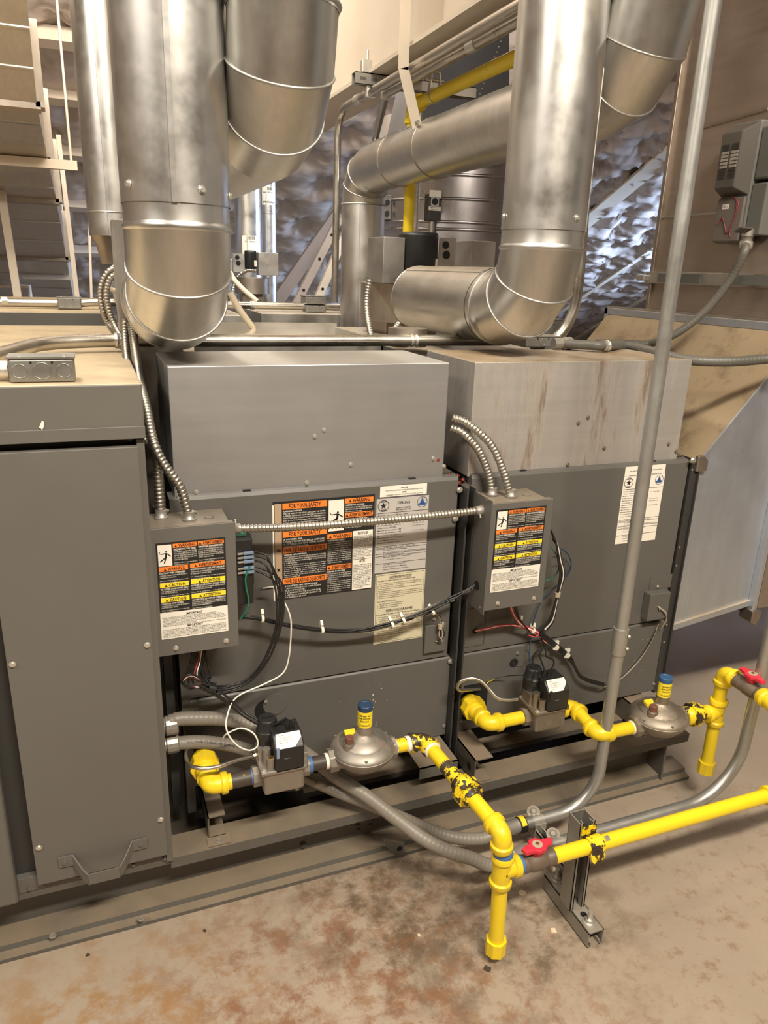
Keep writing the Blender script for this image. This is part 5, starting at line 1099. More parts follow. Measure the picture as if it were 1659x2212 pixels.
flue(.172, -.035, 1.372, .74, 'large galvanized flue pipe rising in front of the left furnace top, nearest the camera', ((-70, 1.575), (-150, 1.58), (-20, 1.572)), (-.14, -1, 0))
flue(1.020, .050, 1.372, .75, 'galvanized flue pipe rising over the right furnace top box', ((-75, 1.578), (170, 1.58)), (.9, -.45, 0))
# size mark stamped on the right elbow
q = PY(1025, 712, .12)

# high run of the rear row: up, forward along Y, up again
def highrun(x, y0, z0, y1, label, yback, zlow, ztop=3.3, R=.14, R2=.16):
    t = T('flue_pipe', (x, y1, zlow), label, 'flue pipe')
    # rear vertical and elbow
    if yback is not None:
        straight(t, (x, yback, zlow), (x, yback, z0 - R), FR, GALV, 'rear_vertical_pipe', (-.6, -1, 0))
        g = G(); g.torus((x, yback, z0 - R), ZP, FR + .001, .004, 40, 6); O('bead_ring', g, GALVBEAD, t)
        gored(t, (x, yback - R, z0 - R), (0, 1, 0), (0, 0, 1), R, FR, [0, 30, 60, 90], GALVFLUE); ys = yback - R
    else: ys = y1
    h = straight(t, (x, ys, z0), (x, y0 + R2, z0), FR, GALVFLUE, 'horizontal_pipe', (-.6, 0, .8))
    g = G(); g.torus((x, ys - .28, z0), YP, FR + .001, .0018, 40, 6); O('joint_ring', g, GALVOLD, t)
    gored(t, (x, y0 + R2, z0 + R2), (0, 0, -1), (0, -1, 0), R2, FR, [0, 30, 60, 90], GALVFLUE)
    g = G(); g.torus((x, y0, z0 + R2 + .01), ZP, FR + .001, .005, 40, 6); O('bead_ring', g, GALVBEAD, t)
    straight(t, (x, y0, z0 + R2), (x, y0, ztop), FR + .001, GALV, 'vertical_pipe', (-.5, -1, 0))
    return t
def highrun2():
    t1 = highrun(1.197, -.03, 1.868, 1.8, 'galvanized flue running high from the rear row and elbowing up at upper right', 1.815, 1.05)
    t2 = highrun(.360, -.10, 1.712, 1.7, 'galvanized flue pipe elbowing up beside the large left flue at top', None, 1.5)
    return t1, t2
highrun2()
def vpipe(p, r, z0, z1, label, mat=None, lab=None, joint=None):
    t = T('flue_pipe', (p.x, p.y, z0), label, 'flue pipe'); straight(t, (p.x, p.y, z0), (p.x, p.y, z1), r, mat or GALV, 'vertical_pipe', (-.3, -1, 0), 32)
    if joint: O('bead_ring', G().torus((p.x, p.y, joint), ZP, r + .001, .003, 32, 6), GALV, t)
    if lab:
        zc, w, h = lab; g = G(); n = 10; rows = []
        dv = Vector((CAM.x - p.x, CAM.y - p.y, 0)).normalized(); a0 = math.atan2(dv.y, dv.x); sp = w / r
        for k in range(n + 1):
            a = a0 + .25 - sp / 2 + sp * k / n; rows.append((p.x + (r + .001) * math.cos(a), p.y + (r + .001) * math.sin(a)))
        for k in range(n): g.add([(*rows[k], zc - h / 2), (*rows[k + 1], zc - h / 2), (*rows[k + 1], zc + h / 2), (*rows[k], zc + h / 2)], [(0, 1, 2, 3)], True)
        lb = O('paper_label', g, PAPER, t); g = G()
        def put(txt, u, v, ch):
            vs, fs, x0, wd = glyphs(txt, True); k = ch / .72
            g.add([(p.x + (r + .002) * math.cos(a0 + .25 - ((q.x - x0 - wd / 2) * k + u) / r * -1 * -1), p.y + (r + .002) * math.sin(a0 + .25 - ((q.x - x0 - wd / 2) * k + u) / r), zc + v - q.y * k) for q in vs], fs)
        put('Hercules', 0, -h * .30, h * .14); put('6 x 60 GALV PIPE', 0, .22 * h, h * .07); put('IIIIII', 0, h * .46, h * .17); O('lettering', g, INKBLK, lb)
    return t
vpipe(PD(238, 400, 3.0), FR, 1.55, 3.4, 'galvanized flue pipe partly hidden behind the large left flue', joint=1.64)
p1_, p2_ = PD(535, 450, 5.7), PD(577, 450, 6.1)
vpipe(p1_, .100, 1.2, 2.55, 'distant galvanized vent pipe with upside-down paper label above the rear venter', lab=(PD(543, 530, 5.7).z, .15, .14))
vpipe(p2_, .072, 1.0, 2.45, 'slimmer distant galvanized vent pipe with paper label, right of the pair', lab=(PD(577, 425, 6.1).z, .12, .14), joint=PD(577, 461, 6.1).z)
# reducer under the hidden flue
c = PD(238, 575, 3.0); g = G(); g.lathe([(FR, .0), (FR * .75, -.05), (FR * .6, -.12)], (PD(238, 400, 3.0).x, PD(238, 400, 3.0).y, 1.56), ZP, 28); O('flue_reducer', g, GALVOLD, label='tapered flue reducer under the half-hidden flue pipe', cat='flue fitting')

# ================================================================== POWER VENTERS
GALVP = metal('zinc_plate', (.46, .44, .42), .46, (1, 1, 1))
def venter(Y, f, label, motor, jb, br, sb, hous, sc=1.0):
    """pieces given by their picture rectangles on the real plane Y; f = flue point the housing feeds"""
    m0, m1 = PY(motor[0], motor[1], Y), PY(motor[2], motor[3], Y); r = (m1.x - m0.x) / 2; c = Vector((m0.x + r, Y + r * .5, m1.z)); h = m0.z - m1.z
    t = T('power_venter', (c.x, c.y, 1.22), label, 'venter')
    g = G(); g.lathe([(r * .94, 0), (r, .01), (r, h - .01), None, (r * .95, h), (r * .4, h + .002)], c, ZP, 36); O('motor', g, MOTOR, t)
    O('motor_tag', G().obox(c + Vector((r * .75, -r * .70, h * .32)), Vector((.007, .007, 0)) * sc, Vector((.001, -.001, 0)), Vector((0, 0, .013)) * sc), PAPER, t)
    for nm, q in (('junction_box', jb), ('switch_box', sb)):
        a, b = PY(q[0], q[1], Y), PY(q[2], q[3], Y); O(nm, G().box(a.x, b.x, Y, Y + q[4], b.z, a.z), GALVP, t, bevel=.002)
    a, b = PY(br[0], br[1], Y), PY(br[2], br[3], Y); bo = O('switch_bracket', G().box(a.x, b.x, Y - .003, Y, b.z, a.z), GALV, t); w_ = b.x - a.x; hh = a.z - b.z
    for fx, fz, fr_ in ((.38, .78, .20), (.45, .48, .22)): O('hole', G().disc((a.x + w_ * fx, Y - .004, b.z + hh * fz), -YP, fr_ * w_, 18), HOLE, bo)
    a, b = PY(hous[0], hous[1], Y), PY(hous[2], hous[3], Y); R_ = (b.x - a.x) / 2
    g = G(); g.lathe([(R_, b.z), (R_, a.z), None, (R_ * .97, a.z + .004)], (a.x + R_, Y + R_, 0), ZP, 40); O('scroll_housing', g, GALVOLD, t)
    O('pedestal', G().box(a.x + R_ * .35, b.x - R_ * .5, Y + R_ * .5, Y + R_ * 1.5, b.z - .12 * sc, b.z), GALVOLD, t)
    return t
venter(.88, 0, 'power venter with black motor and grey boxes behind the right flue elbow', (873, 500, 948, 598), (829, 511, 872, 613, .15), (949, 513, 981, 585), (1019, 519, 1068, 578, .12), (822, 613, 1010, 700))
venter(3.9, 0, 'distant power venter with small black motor below the labelled vent pipes', (529, 541, 555, 582), (558, 545, 602, 596, .08), (503, 547, 528, 588), (497, 560, 503, 585, .06), (514, 600, 590, 636), 1.6)
g = G(); a = PY(252, 475, .35); b = PY(268, 600, .35); g.box(a.x - .012, a.x + .020, .33, .42, b.z - .12, a.z); O('venter_bracket', g, GALVP, label='upright zinc bracket plate behind the large left flue elbow', cat='bracket', bevel=.001)
g = G(); a = PY(880, 725, .42); g.lathe([(.055, 1.25), (.055, 1.30)], (a.x, .42, 0), ZP, 24); O('flue_outlet', g, GALVOLD, label='short round outlet collar under the right horizontal flue', cat='collar')

# ================================================================== CONDUIT ACROSS THE CABINET TOPS
zc = 1.252 + .018
t = T('steel_conduit', (.6, .37, 1.25), 'shiny steel conduit lying across the cabinet and furnace tops', 'conduit')
O('tube', G().tube(fillet([(-.22, -.02, 1.262), (-.10, .34, 1.268), (.05, .378, zc), (.45, .372, zc), (1.12, .372, zc)], .12, 8), .0155, 18), EMTM, t)
for px_ in (263, 946): 
    q = PZ(px_, 748, zc); O('strap', G().lathe([(.0185, -.010), (.0185, -.004), None, (.0172, -.003), (.0172, .003), None, (.0185, .004), (.0185, .010)], (q.x, .374, zc), XP, 18), SCREW, t)
def jbox(x0, x1, y0, y1, z0, z1, label, mat, knock=(-1), lid=True, n=3):
    t = T('junction_box', ((x0 + x1) / 2, (y0 + y1) / 2, z0), label, 'junction box'); O('body', G().box(x0, x1, y0, y1, z0, z1 - .003), mat, t, bevel=.004)
    if lid: 
        l = O('lid', G().box(x0 - .002, x1 + .002, y0 - .003, y1 + .002, z1 - .003, z1), mat, t)
        for fx in (.18, .85): screw(l, (x0 + (x1 - x0) * fx, y0 + .008, z1), ZP, r=.0035)
    w = (x1 - x0); h = z1 - z0
    for k in range(n):
        r = h * (.36 if k == n // 2 else .30) * (.9 if n > 2 else .8); cx = x0 + w * (k + .5) / n; O('knockout', G().torus((cx, y0 - .0003, z0 + h * .45), YP, r, .0009, 26, 5), mat, t)
    for fx in (.34, .66): O('hole', G().disc((x0 + w * fx, y0 - .0006, z0 + h * .78), -YP, .0022, 10), HOLE, t)
    return t
JB = metal('junction_zinc', (.40, .40, .385), .42, (1, 1, 1))
jbox(-.135, -.028, -.115, -.055, 1.2435, 1.288, 'zinc junction box on the front edge of the tall cabinet top', JB)
t = T('steel_conduit', (-.2, -.085, 1.25), 'stub of steel conduit entering the junction box at left edge', 'conduit'); O('tube', G().cyl((-1.2, -.085, 1.262), (-.137, -.085, 1.262), .0125), EMTM, t); O('fitting', G().cyl((-.16, -.085, 1.262), (-.137, -.085, 1.262), .0165), SCREW, t)
# box where the right conduits meet, behind the elbow
q = PZ(1165, 752, 1.252)
jbox(q.x - .04, q.x + .075, .335, .42, 1.2525, 1.285, 'low cast conduit box under the right flue elbow', STRUTM, n=1)
q2 = PY(1188, 715, .44); jbox(q2.x - .045, q2.x + .045, .44, .49, 1.2525, q2.z + .035, 'taller grey junction box peeping out right of the right flue elbow', JB, n=1)
t = T('steel_conduit', PY(1190, 742, .36), 'steel conduit curving up beside the right flue pipe', 'conduit')
ex = 1.295
pts = [PY(1150, 742, .36), PY(1185, 738, .36), PY(1215, 718, .355), PY(1236, 680, .35), PY(1246, 640, .35), PY(1256, 540, .35), PY(1268, 350, .35), PY(1282, 150, .35), PY(1293, 0, .35), PY(1305, -200, .35)]
O('tube', G().tube(catmull(pts, .02), .0150, 18), EMTM, t); O('connector', G().cyl(PY(1150, 742, .36), PY(1172, 741, .36), .0195), STRUTM, t)
# grey liquidtight runs to the right
t = flex('dark liquidtight conduit resting on the right furnace top and leaving at right edge', [PZ(1215, 742, 1.27), PZ(1260, 745, 1.27), PZ(1305, 747, 1.27), PY(1350, 746, .30), PY(1400, 757, .2), PY(1440, 768, .1), PY(1500, 779, .02), PY(1580, 781, -.03), PY(1659, 775, -.06), PY(1720, 768, -.1)], .0135, (PZ(1213, 742, 1.27), XP), None, GREYFLEXDK)
q = PZ(1308, 747, 1.27); O('strap', G().lathe([(.0165, -.009), (.0165, -.003), None, (.015, -.002), (.015, .002), None, (.0165, .003), (.0165, .009)], q, XP, 16), SCREW, t)
DX = 1.888
det = PX(1612, 525, DX - .05)
flex('slim grey liquidtight conduit curving from furnace top up to the duct detector', [PZ(1290, 742, 1.27), PY(1350, 742, .42), PY(1395, 744, .40), PY(1425, 735, .36), PY(1470, 715, .32), PY(1530, 665, .28), PY(1580, 600, .24), PY(1608, 545, .21), det], .0125, None, None, GREYFLEXDK)

# ================================================================== RIGHT SUPPLY DUCT
t = T('duct_transition', (1.72, .4, .46), 'shiny galvanized duct transition widening upward right of the furnaces', 'duct')
poly = [(1.567, 0, .460), (1.870, 0, .500), (1.870, 0, 1.318), (1.567, 0, .962)]
O('front_panel', G().prism(poly, (0, .003, 0)), GALVDUCT, t)
O('top_panel', G().prism([(1.567, 0, .962), (1.870, 0, 1.318), (1.870, .87, 1.318), (1.567, .87, .962)], (-.002, 0, .003)), DUSTTOP, t)
O('bottom_panel', G().prism([(1.567, 0, .460), (1.870, 0, .500), (1.870, .87, .500), (1.567, .87, .460)], (0, 0, -.004)), GALVDUCT, t)
O('back_panel', G().prism([(x, .87, z) for x, y, z in poly], (0, .003, 0)), GALVDUCT, t)
O('seam_edge', G().bar((1.567, -.002, .966), (1.870, -.002, 1.322), .008, .006, (0, 1, 0)), GALVDUCT, t)
O('seam_edge', G().bar((1.567, -.004, .456), (1.870, -.004, .497), .010, .018, (0, 0, 1)), GALVDUCT, t)
O('stiffening_crease', G().bar((1.612, -.0005, .475), (1.612, -.0005, 1.005), .003, .0015, (0, 1, 0)), GALVDUCT, t)
O('corner_clip', G().prism([(1.552, -.014, .945), (1.590, -.014, .945), (1.590, -.014, .975), (1.575, -.014, .990), (1.552, -.014, .990)], (0, .012, 0)), GALVOLD, t, bevel=.003)
screw(t, PY(1497, 994, -.0145), r=.007, mat=SCREW)
fl = G(); fl.box(1.866, 1.885, -.022, .0, .455, 1.335); fl.box(1.866, 1.885, -.022, .89, 1.320, 1.345); fl.box(1.866, 1.885, -.022, .89, .455, .478); fl.box(1.866, 1.885, .87, .89, .455, 1.345); O('outlet_flange', fl, GALVDUCT, t, bevel=.002)
O('flange_foot', G().prism([(1.862, -.03, .478), (1.90, -.03, .478), (1.90, -.03, .448), (1.885, -.03, .425), (1.862, -.03, .44)], (0, .05, 0)), GALVOLD, t, bevel=.003)
t = T('supply_duct', (2.2, .3, .46), 'tall brownish sheet metal supply duct at right edge', 'duct')
y0d, y1d = -.02, .672
O('lower_section', G().box(DX, 2.6, y0d, y1d, .48, 1.445), GALVPLEN, t); O('upper_section', G().box(DX, 2.6, y0d, y1d, 1.475, 3.3), GALVPLEN, t)
g = G(); g.box(DX - .016, DX, y0d - .02, y1d + .02, 1.440, 1.480); O('flange_rail', g, GALV, t, bevel=.002)
for (a, b) in ((.10, .30), (.42, .62)): O('slip_cleat', G().box(DX - .022, DX - .014, a, b, 1.446, 1.474), PVGREY, t)
q = PX(1413, 600, DX - .02); O('corner_bolt', G().box(DX - .03, DX + .02, y1d + .01, y1d + .05, 1.448, 1.468), GALV, t, bevel=.003)
O('corner_angle', G().box(DX - .012, DX + .02, y1d - .012, y1d + .004, 1.345, 3.3), GALVOLD, t, bevel=.002)
for z, yy in ((1.66, y1d), ): O('cross_seam', G().box(DX - .004, DX, .20, yy, z - .003, z + .003), GALV, t)
a, b = PX(1520, 275, DX), PX(1659, 235, DX); O('cross_seam', G().bar(a, b, .006, .008, (0, 0, 1)), GALVOLD, t)
O('slip_strip', G().box(DX - .020, DX - .012, -.02, .88, 1.338, 1.352), GALV, t, bevel=.001)
# duct smoke detector
pa, pb = PX(1578, 268, DX - .06), PX(1540, 525, DX - .06)
t = T('duct_smoke_detector', PX(1560, 525, DX - .06), 'dark duct smoke detector with vented cover on the right duct', 'detector')
ya, yb = PX(1598, 525, DX - .06).y, PX(1536, 525, DX - .06).y; zb, zt_ = PX(1560, 525, DX - .06).z, PX(1610, 262, DX - .06).z
O('housing', G().box(DX - .055, DX, ya, yb, zb, zt_), PVGREY, t, bevel=.008, seg=3)
zm = PX(1556, 425, DX - .07).z
O('smoked_window', G().box(DX - .064, DX - .055, ya + .006, yb - .004, zb + .004, zm - .004), plain('smoked_window', (.17, .15, .135), .2), t, bevel=.004)
g = G(); m_ = .022; g.prism([(DX - .056, ya + .004, zm), (DX - .085, ya + .004 + m_, zm + m_ * 1.2), (DX - .085, ya + .004 + m_, zt_ - m_ * 1.4), (DX - .056, ya + .004, zt_ - .006)], (0, .001, 0))
g = G(); A = [(ya + .004, zm), (yb - .004, zm), (yb - .004, zt_ - .006), (ya + .004, zt_ - .006)]; Bq = [(ya + .030, zm + .02), (yb - .010, zm + .02), (yb - .010, zt_ - .03), (ya + .030, zt_ - .03)]
g.add([(DX - .055, y, z) for y, z in A] + [(DX - .092, y, z) for y, z in Bq], [(4, 5, 6, 7), (0, 1, 5, 4), (1, 2, 6, 5), (2, 3, 7, 6), (3, 0, 4, 7)]); vc = O('vent_cover', g, PVSMOKE, t, bevel=.003)
zz0, zz1 = zm + .045, zt_ - .06
for i in range(10):
    for j in range(2):
        yy = yb - .018 - j * .036; z = zz0 + (zz1 - zz0) * (i + .5) / 10; h = (zz1 - zz0) / 10 * .36
        O('vent_slot', G().box(DX - .0935, DX - .091, yy - .028, yy - .002, z - h, z + h), SCREW if 3 <= i <= 7 else GREYDK, vc)
g = G(); fr = Frame((DX - .0645, yb - .028, zm - .022), -YP, -ZP, -XP); fr.slab(g, 0, 0, .024, .014, .0008); tg = O('id_tag', g, PAPER, t); g = G(); fr.text(g, 'SD-1', .003, .010, .006, .017, .0012); O('lettering', g, INKBLK, tg)
wr = lambda *l: [Vector((DX - .066, ya + (yb - ya) * a, zb + (zm - zb) * b)) for a, b in l]
O('red_wire', G().tube(catmull(wr((.35, .95), (.22, .8), (.30, .45), (.45, .2), (.55, .35), (.70, .55), (.8, .4))), .0016, 6), plain('dull_red_wire', (.24, .04, .05), .5), t)
O('red_wire', G().tube(catmull(wr((.5, .97), (.3, .9), (.26, .6), (.36, .25), (.3, .12))), .0016, 6), plain('dull_red_wire', (.24, .04, .05), .5), t)
side = O('side_box', G().box(DX - .05, DX, ya - .055, ya, zb + .02, zm + .03), PVGREY, t, bevel=.004); O('upper_side_box', G().box(DX - .05, DX, ya - .055, ya, zm + .04, zt_ - .02), PVGREY, t, bevel=.006)
dv = (PX(1608, 545, DX - .05) - det).normalized(); g = G(); g.lathe([(.018, -.01), (.018, .012), None, (.0155, .013), (.0155, .024), None, (.019, .025), (.019, .045)], det - dv * .03, dv, 16); O('conduit_fitting', g, STRUTM, t)

# ================================================================== REAR UNIT TOPS
t = T('air_handler_cabinet', (-.4, 2.4, 0), 'second grey cabinet with tan dusty top behind the first row, left', 'cabinet')
xr = PY(228, 690, 1.75).x; O('body', G().box(-1.6, xr - .01, 1.78, 3.1, .02, 1.16), GREYDK, t); O('top_cover', G().box(-1.6, xr, 1.75, 3.12, 1.15, 1.250), GREYTOP, t, bevel=.003)
t = T('duct_furnace', (.36, 2.4, 0), 'rear furnace with pale metal top box behind the left flue elbow', 'furnace'); O('body', G().box(.14, .70, 1.90, 2.9, .05, .98), GREY, t); O('flue_box', G().box(.14, .67, 1.90, 2.5, .97, 1.238), GALVH, t, bevel=.002)
t = T('duct_furnace', (1.06, 2.4, 0), 'rear furnace with brown dusty top box left of the tall rear flue', 'furnace'); O('body', G().box(.72, 1.40, 1.88, 2.9, .05, .98), GREY, t); O('flue_box', G().box(.738, 1.40, 1.875, 2.5, .97, 1.250), GALVH, t, bevel=.002)
t = T('steel_conduit', (.5, 2.0, 1.25), 'steel conduit lying across the rear cabinet tops', 'conduit')
yr = 2.02; zr = 1.272
O('tube', G().tube([Vector((-.35, yr, zr)), Vector((-.05, yr, zr)), Vector((.02, yr, zr + .006)), Vector((.14, yr, zr + .008)), Vector((.95, yr, zr + .004)), Vector((1.25, yr, zr + .002))], .0165, 16), EMTM, t)
for px_ in (12, 545): q = PY(px_, 660, yr); O('strap', G().lathe([(.0195, -.011), (.0195, .011)], (q.x, yr, zr + .006), XP, 16), SCREW, t)
a, b = PY(124, 652, 1.97), PY(177, 673, 1.97); jbox(a.x, b.x, 1.97, 2.03, 1.2525, 1.2525 + a.z - b.z + .01, 'small zinc junction box on the rear conduit at left', JB)
a, b = PY(662, 640, 1.98), PY(705, 670, 1.98); jbox(a.x, b.x, 1.98, 2.07, 1.2525, 1.2525 + (a.z - b.z) * .55, 'lower zinc box of the stacked pair on the rear conduit', JB, n=2, lid=False); jbox(a.x - .004, b.x + .002, 1.978, 2.07, 1.254 + (a.z - b.z) * .55, 1.2525 + (a.z - b.z) * 1.18, 'upper lidded zinc box of the stacked pair on the rear conduit', JB, n=2)
# open pan between the rows
g = G(); g.box(.26, .80, .50, .95, 1.20, 1.205); g.box(.26, .80, .50, .505, 1.20, 1.255); g.box(.26, .80, .945, .95, 1.20, 1.275); g.box(.795, .80, .5, .95, 1.2, 1.26); O('drain_pan', g, GALVH, label='shallow galvanized pan behind the left furnace top box', cat='pan')
O('duct_section', G().box(.10, .80, .96, 1.45, .5, 1.235), GALVOLD, label='dull sheet metal duct section behind the left furnace', cat='duct', bevel=.002)
O('duct_section', G().box(.83, 1.55, .40, 1.30, .5, 1.236), GALVH, label='dusty sheet metal duct section behind the right furnace', cat='duct', bevel=.002)

# ================================================================== LOOSE CONDUITS AND TUBES BEHIND THE LEFT FLUE
armored('thin armored cable looping down at left of the large flue elbow, outer', pp((262, 575, .5), (232, 590, .5), (217, 625, .5), (222, 670, .5), (238, 705, .5), (262, 735, .42)), r=.0085, pitch=.008)
armored('thin armored cable looping down at left of the large flue elbow, inner', pp((268, 585, .48), (240, 600, .48), (230, 630, .48), (234, 665, .48), (246, 700, .47), (266, 738, .41)), r=.0085, pitch=.008)
armored('short vertical armored conduit under the large left flue elbow', pp((270, 690, .33), (270, 720, .32), (272, 760, .28), (276, 790, .22)), r=.0095)
armored('armored conduit dropping from the power venter boxes to the conduit', pp((798, 600, .50), (792, 640, .50), (793, 680, .48), (803, 735, .42)), r=.0090)
armored('short slanting armored conduit by the right horizontal flue', pp((860, 700, .52), (850, 718, .50), (840, 737, .46)), r=.0100)
armored('small armored cable curving into the distant power venter', [PD(x, y, 5.5) for x, y in ((556, 585), (532, 585), (512, 600), (502, 630), (498, 655))], r=.016, pitch=.018)
def hose(label, pts, r, mat=CREAMT): O('tube', G().tube(catmull(pts, .01), r, 12), mat, label=label, cat='tube')
hose('cream plastic tube bending in a hook right of the large left flue', pp((497, 632, .75), (515, 665, .75), (540, 700, .75), (547, 713, .75), (535, 726, .74), (500, 731, .72), (470, 735, .70)), .010)
hose('cream plastic tube drooping across the distant power venter', [PD(x, y, 4.6) for x, y in ((497, 588), (505, 603), (525, 625), (545, 642), (556, 652))], .016)
hose('cream tube looping beside the armored cables left of the flue', pp((256, 572, .55), (236, 585, .55), (230, 608, .55), (240, 625, .55), (256, 628, .55)), .006)

# ================================================================== OVERHEAD STEEL, CONDUITS AND GAS MAIN
GX = 1.09; GZ = 2.172
t = T('steel_girder', (GX + .1, 2, GZ), 'deep cream painted steel girder crossing overhead', 'girder')
O('bottom_flange', G().box(GX, GX + .22, .2, 4.3, GZ, GZ + .014), GIRDER, t); O('web', G().prism([(GX + .104, .2, GZ + .014), (GX + .104, 4.3, GZ + .014), (GX + .104, 4.3, 2.60), (GX + .104, 2.6, 3.40), (GX + .104, .2, 3.42)], (.012, 0, 0)), GIRDER, t)
for Y, zt in ((1.05, 3.38), (3.4, 2.98)): O('stiffener', G().box(GX + .012, GX + .104, Y, Y + .014, GZ + .014, zt), GIRDER, t)
ey = PX(800, 195, 1.10).y; sz = GZ
t = T('strut_hanger', (1.2, ey, GZ - .045), 'slotted strut bar clamped under the girder carrying conduits', 'strut')
g = G(); strut(g, (1.03, ey, GZ - .022), (1.55, ey, GZ - .022), (0, 0, -1), .041); st = O('channel', g, STRUTM, t)
for k in range(5): O('slot', G().box(1.05 + k * .045, 1.075 + k * .045, ey - .0215, ey - .0203, GZ - .027, GZ - .017), GREY, st)
g = G(); g.box(1.06, 1.10, ey - .015, ey + .015, GZ, GZ + .045); g.cyl((1.085, ey, GZ + .04), (1.085, ey, GZ + .08), .006, 10); O('beam_clamp', g, SCREW, t, bevel=.003)
def overhead(x, zz, ydrop, zdrop, label, pxs, pts=None):
    t = T('steel_conduit', (x, ydrop, zdrop), label, 'conduit'); O('tube', G().tube(fillet(pts or [(x, -.6, zz), (x, ydrop, zz), (x, ydrop + .02, zdrop)], .11, 10), .0158, 16), EMTM, t)
    for Y in pxs: O('coupling', G().lathe([(.019, -.025), (.019, .025)], (x, Y, zz), YP, 16), SCREW, t)
    O('strap', G().box(x - .019, x + .019, ey - .012, ey + .012, zz - .020, zz + .022), SCREW, t, bevel=.003)
    return t
EX2 = PZ(1000, 110, GZ - .062).x
overhead(1.100, GZ - .062, PX(728, 450, 1.10).y, 1.30, 'overhead steel conduit that drops to the stacked boxes of the rear row', (ey + .14,))
dq = PY(810, 300, 1.96)
t = overhead(EX2, GZ - .062, 1.45, 1.40, 'overhead steel conduit right of its twin, dropping behind the flue', (.75, ), [(EX2, -.6, GZ - .062), (EX2, 1.48, GZ - .062), (dq.x, 1.96, dq.z), (dq.x, 1.97, 1.3)])
t = T('gas_pipe', (1.26, 1.4, 1.3), 'high yellow gas main turning down behind the crossing flue', 'gas pipe')
gp = PD(884, 450, 3.0); gz = PX(1000, 178, gp.x).z; r = .0225
nipple(t, (gp.x, gp.y, 1.2), (gp.x, gp.y, gz - .03), YELCLEAN, r, 'riser'); nipple(t, (gp.x, gp.y - .03, gz), (gp.x, -.3, gz), YELCLEAN, r, 'main')
g = G(); c = Vector((gp.x, gp.y, gz)); g.tube(fillet([c - ZP * .055, c, c - YP * .055], .04, 8), r * 1.25, 20); collar(g, c - ZP * .055, -ZP, .033, .02); collar(g, c - YP * .055, -YP, .033, .02); O('elbow', g, YELCLEAN, t)
q = PX(938, 210, gp.x); t = T('pipe_hanger', (gp.x, q.y, gz), 'flat clevis hanger looped round the high yellow gas main', 'hanger')
g = G(); g.torus((gp.x, q.y, gz), YP, r + .002, .003, 24, 6); g.bar((gp.x - .025, q.y, gz), (gp.x - .014, q.y, gz + .075), .022, .003, (1, 0, 0)); g.bar((gp.x + .025, q.y, gz), (gp.x + .014, q.y, gz + .075), .022, .003, (1, 0, 0)); g.bar((gp.x - .016, q.y, gz + .075), (gp.x + .016, q.y, gz + .075), .022, .003); O('clevis', g, SCREW, t); O('bolt', G().cyl((gp.x - .035, q.y, gz + .05), (gp.x + .035, q.y, gz + .05), .005, 10), SCREW, t); O('rod', G().cyl((gp.x, q.y, gz + .07), (gp.x, q.y, gz + .5), .005, 10), SCREW, t)
# flat strap hanging the crossing flue
q = PX(900, 268, 1.115); t = T('hanger_strap', (1.115, q.y, 1.93), 'long flat white metal strap holding the crossing flue', 'strap')
g = G(); g.bar((1.118, q.y, 1.925), (1.058, q.y, 2.10), .037, .003, (0, 1, 0)); O('lower_strap', g, WHITEP, t); O('upper_strap', G().box(1.058 - .0185, 1.058 + .0185, q.y - .0015, q.y + .0015, 2.095, 3.6), WHITEP, t)
g = G(); g.torus((1.197, q.y, 1.868), YP, FR + .0015, .0022, 40, 5); O('loop', g, GALVOLD, t); O('bolt', G().cyl((1.112, q.y - .02, 1.94), (1.112, q.y + .012, 1.94), .006, 10), STRUTM, t)
# slate blue duct above the crossing flue
t = T('overhead_duct', (2.2, 2.6, 1.9), 'dark blue-grey riveted duct side beyond the high yellow main', 'duct')
pl = [PY(880, 330, 2.6), PY(1100, 330, 2.6), PY(1100, -30, 2.6), PY(960, -30, 2.6)]
O('side_panel', G().prism([Vector((p.x, 2.6, p.z)) for p in pl], (0, .4, 0)), plain('slate_metal', (.16, .165, .185), .38, .6, var=.2, vs=4), t)
for k in range(16):
    a = PY(1082, 90, 2.597).lerp(PY(1015, 260, 2.597), k / 15); O('rivet', G().lathe([(.006, 0), (.003, .003)], a, -YP, 8), STRUTM, t)
# big round duct behind
RY = 3.35; rc = PY(985, 450, RY); R0 = (PY(1150, 450, RY).x - PY(818, 450, RY).x) / 2
t = T('round_duct', (rc.x, RY, .5), 'wide ribbed round duct standing behind the yellow riser', 'duct')
def onround(px, py):
    r = ray(px, py); ox, oy = CAM.x - rc.x, CAM.y - RY; A = r.x ** 2 + r.y ** 2; B = 2 * (ox * r.x + oy * r.y); C = ox * ox + oy * oy - R0 * R0; s = (-B - math.sqrt(max(0, B * B - 4 * A * C))) / (2 * A); return CAM + r * s
zt0 = onround(900, 238).z
O('shell', G().lathe([(R0, .4), (R0, zt0), None, (R0 * .98, zt0 + .004)], (rc.x, RY, 0), ZP, 64), ROUNDM, t)
for py_ in (378, 430, 480, 496): z = onround(1000, py_).z; O('rib', G().torus((rc.x, RY, z), ZP, R0 + .001, .010, 64, 6), ROUNDM, t)
def switchbox(px0, py0, px1, py1, label, mat):
    Y = onround((px0 + px1) / 2, (py0 + py1) / 2).y - .05
    a, b = PY(px0, py0, Y), PY(px1, py1, Y); t = T('control_switch', ((a.x + b.x) / 2, Y, b.z), label, 'switch'); O('housing', G().box(a.x, b.x, Y, Y + .07, b.z, a.z), mat, t, bevel=.004); return t, a, b, Y
t, a, b, Ys = switchbox(928, 418, 949, 478, 'black rotary switch box with white tags on the round duct', GREYDK)
w_ = b.x - a.x; hh = a.z - b.z
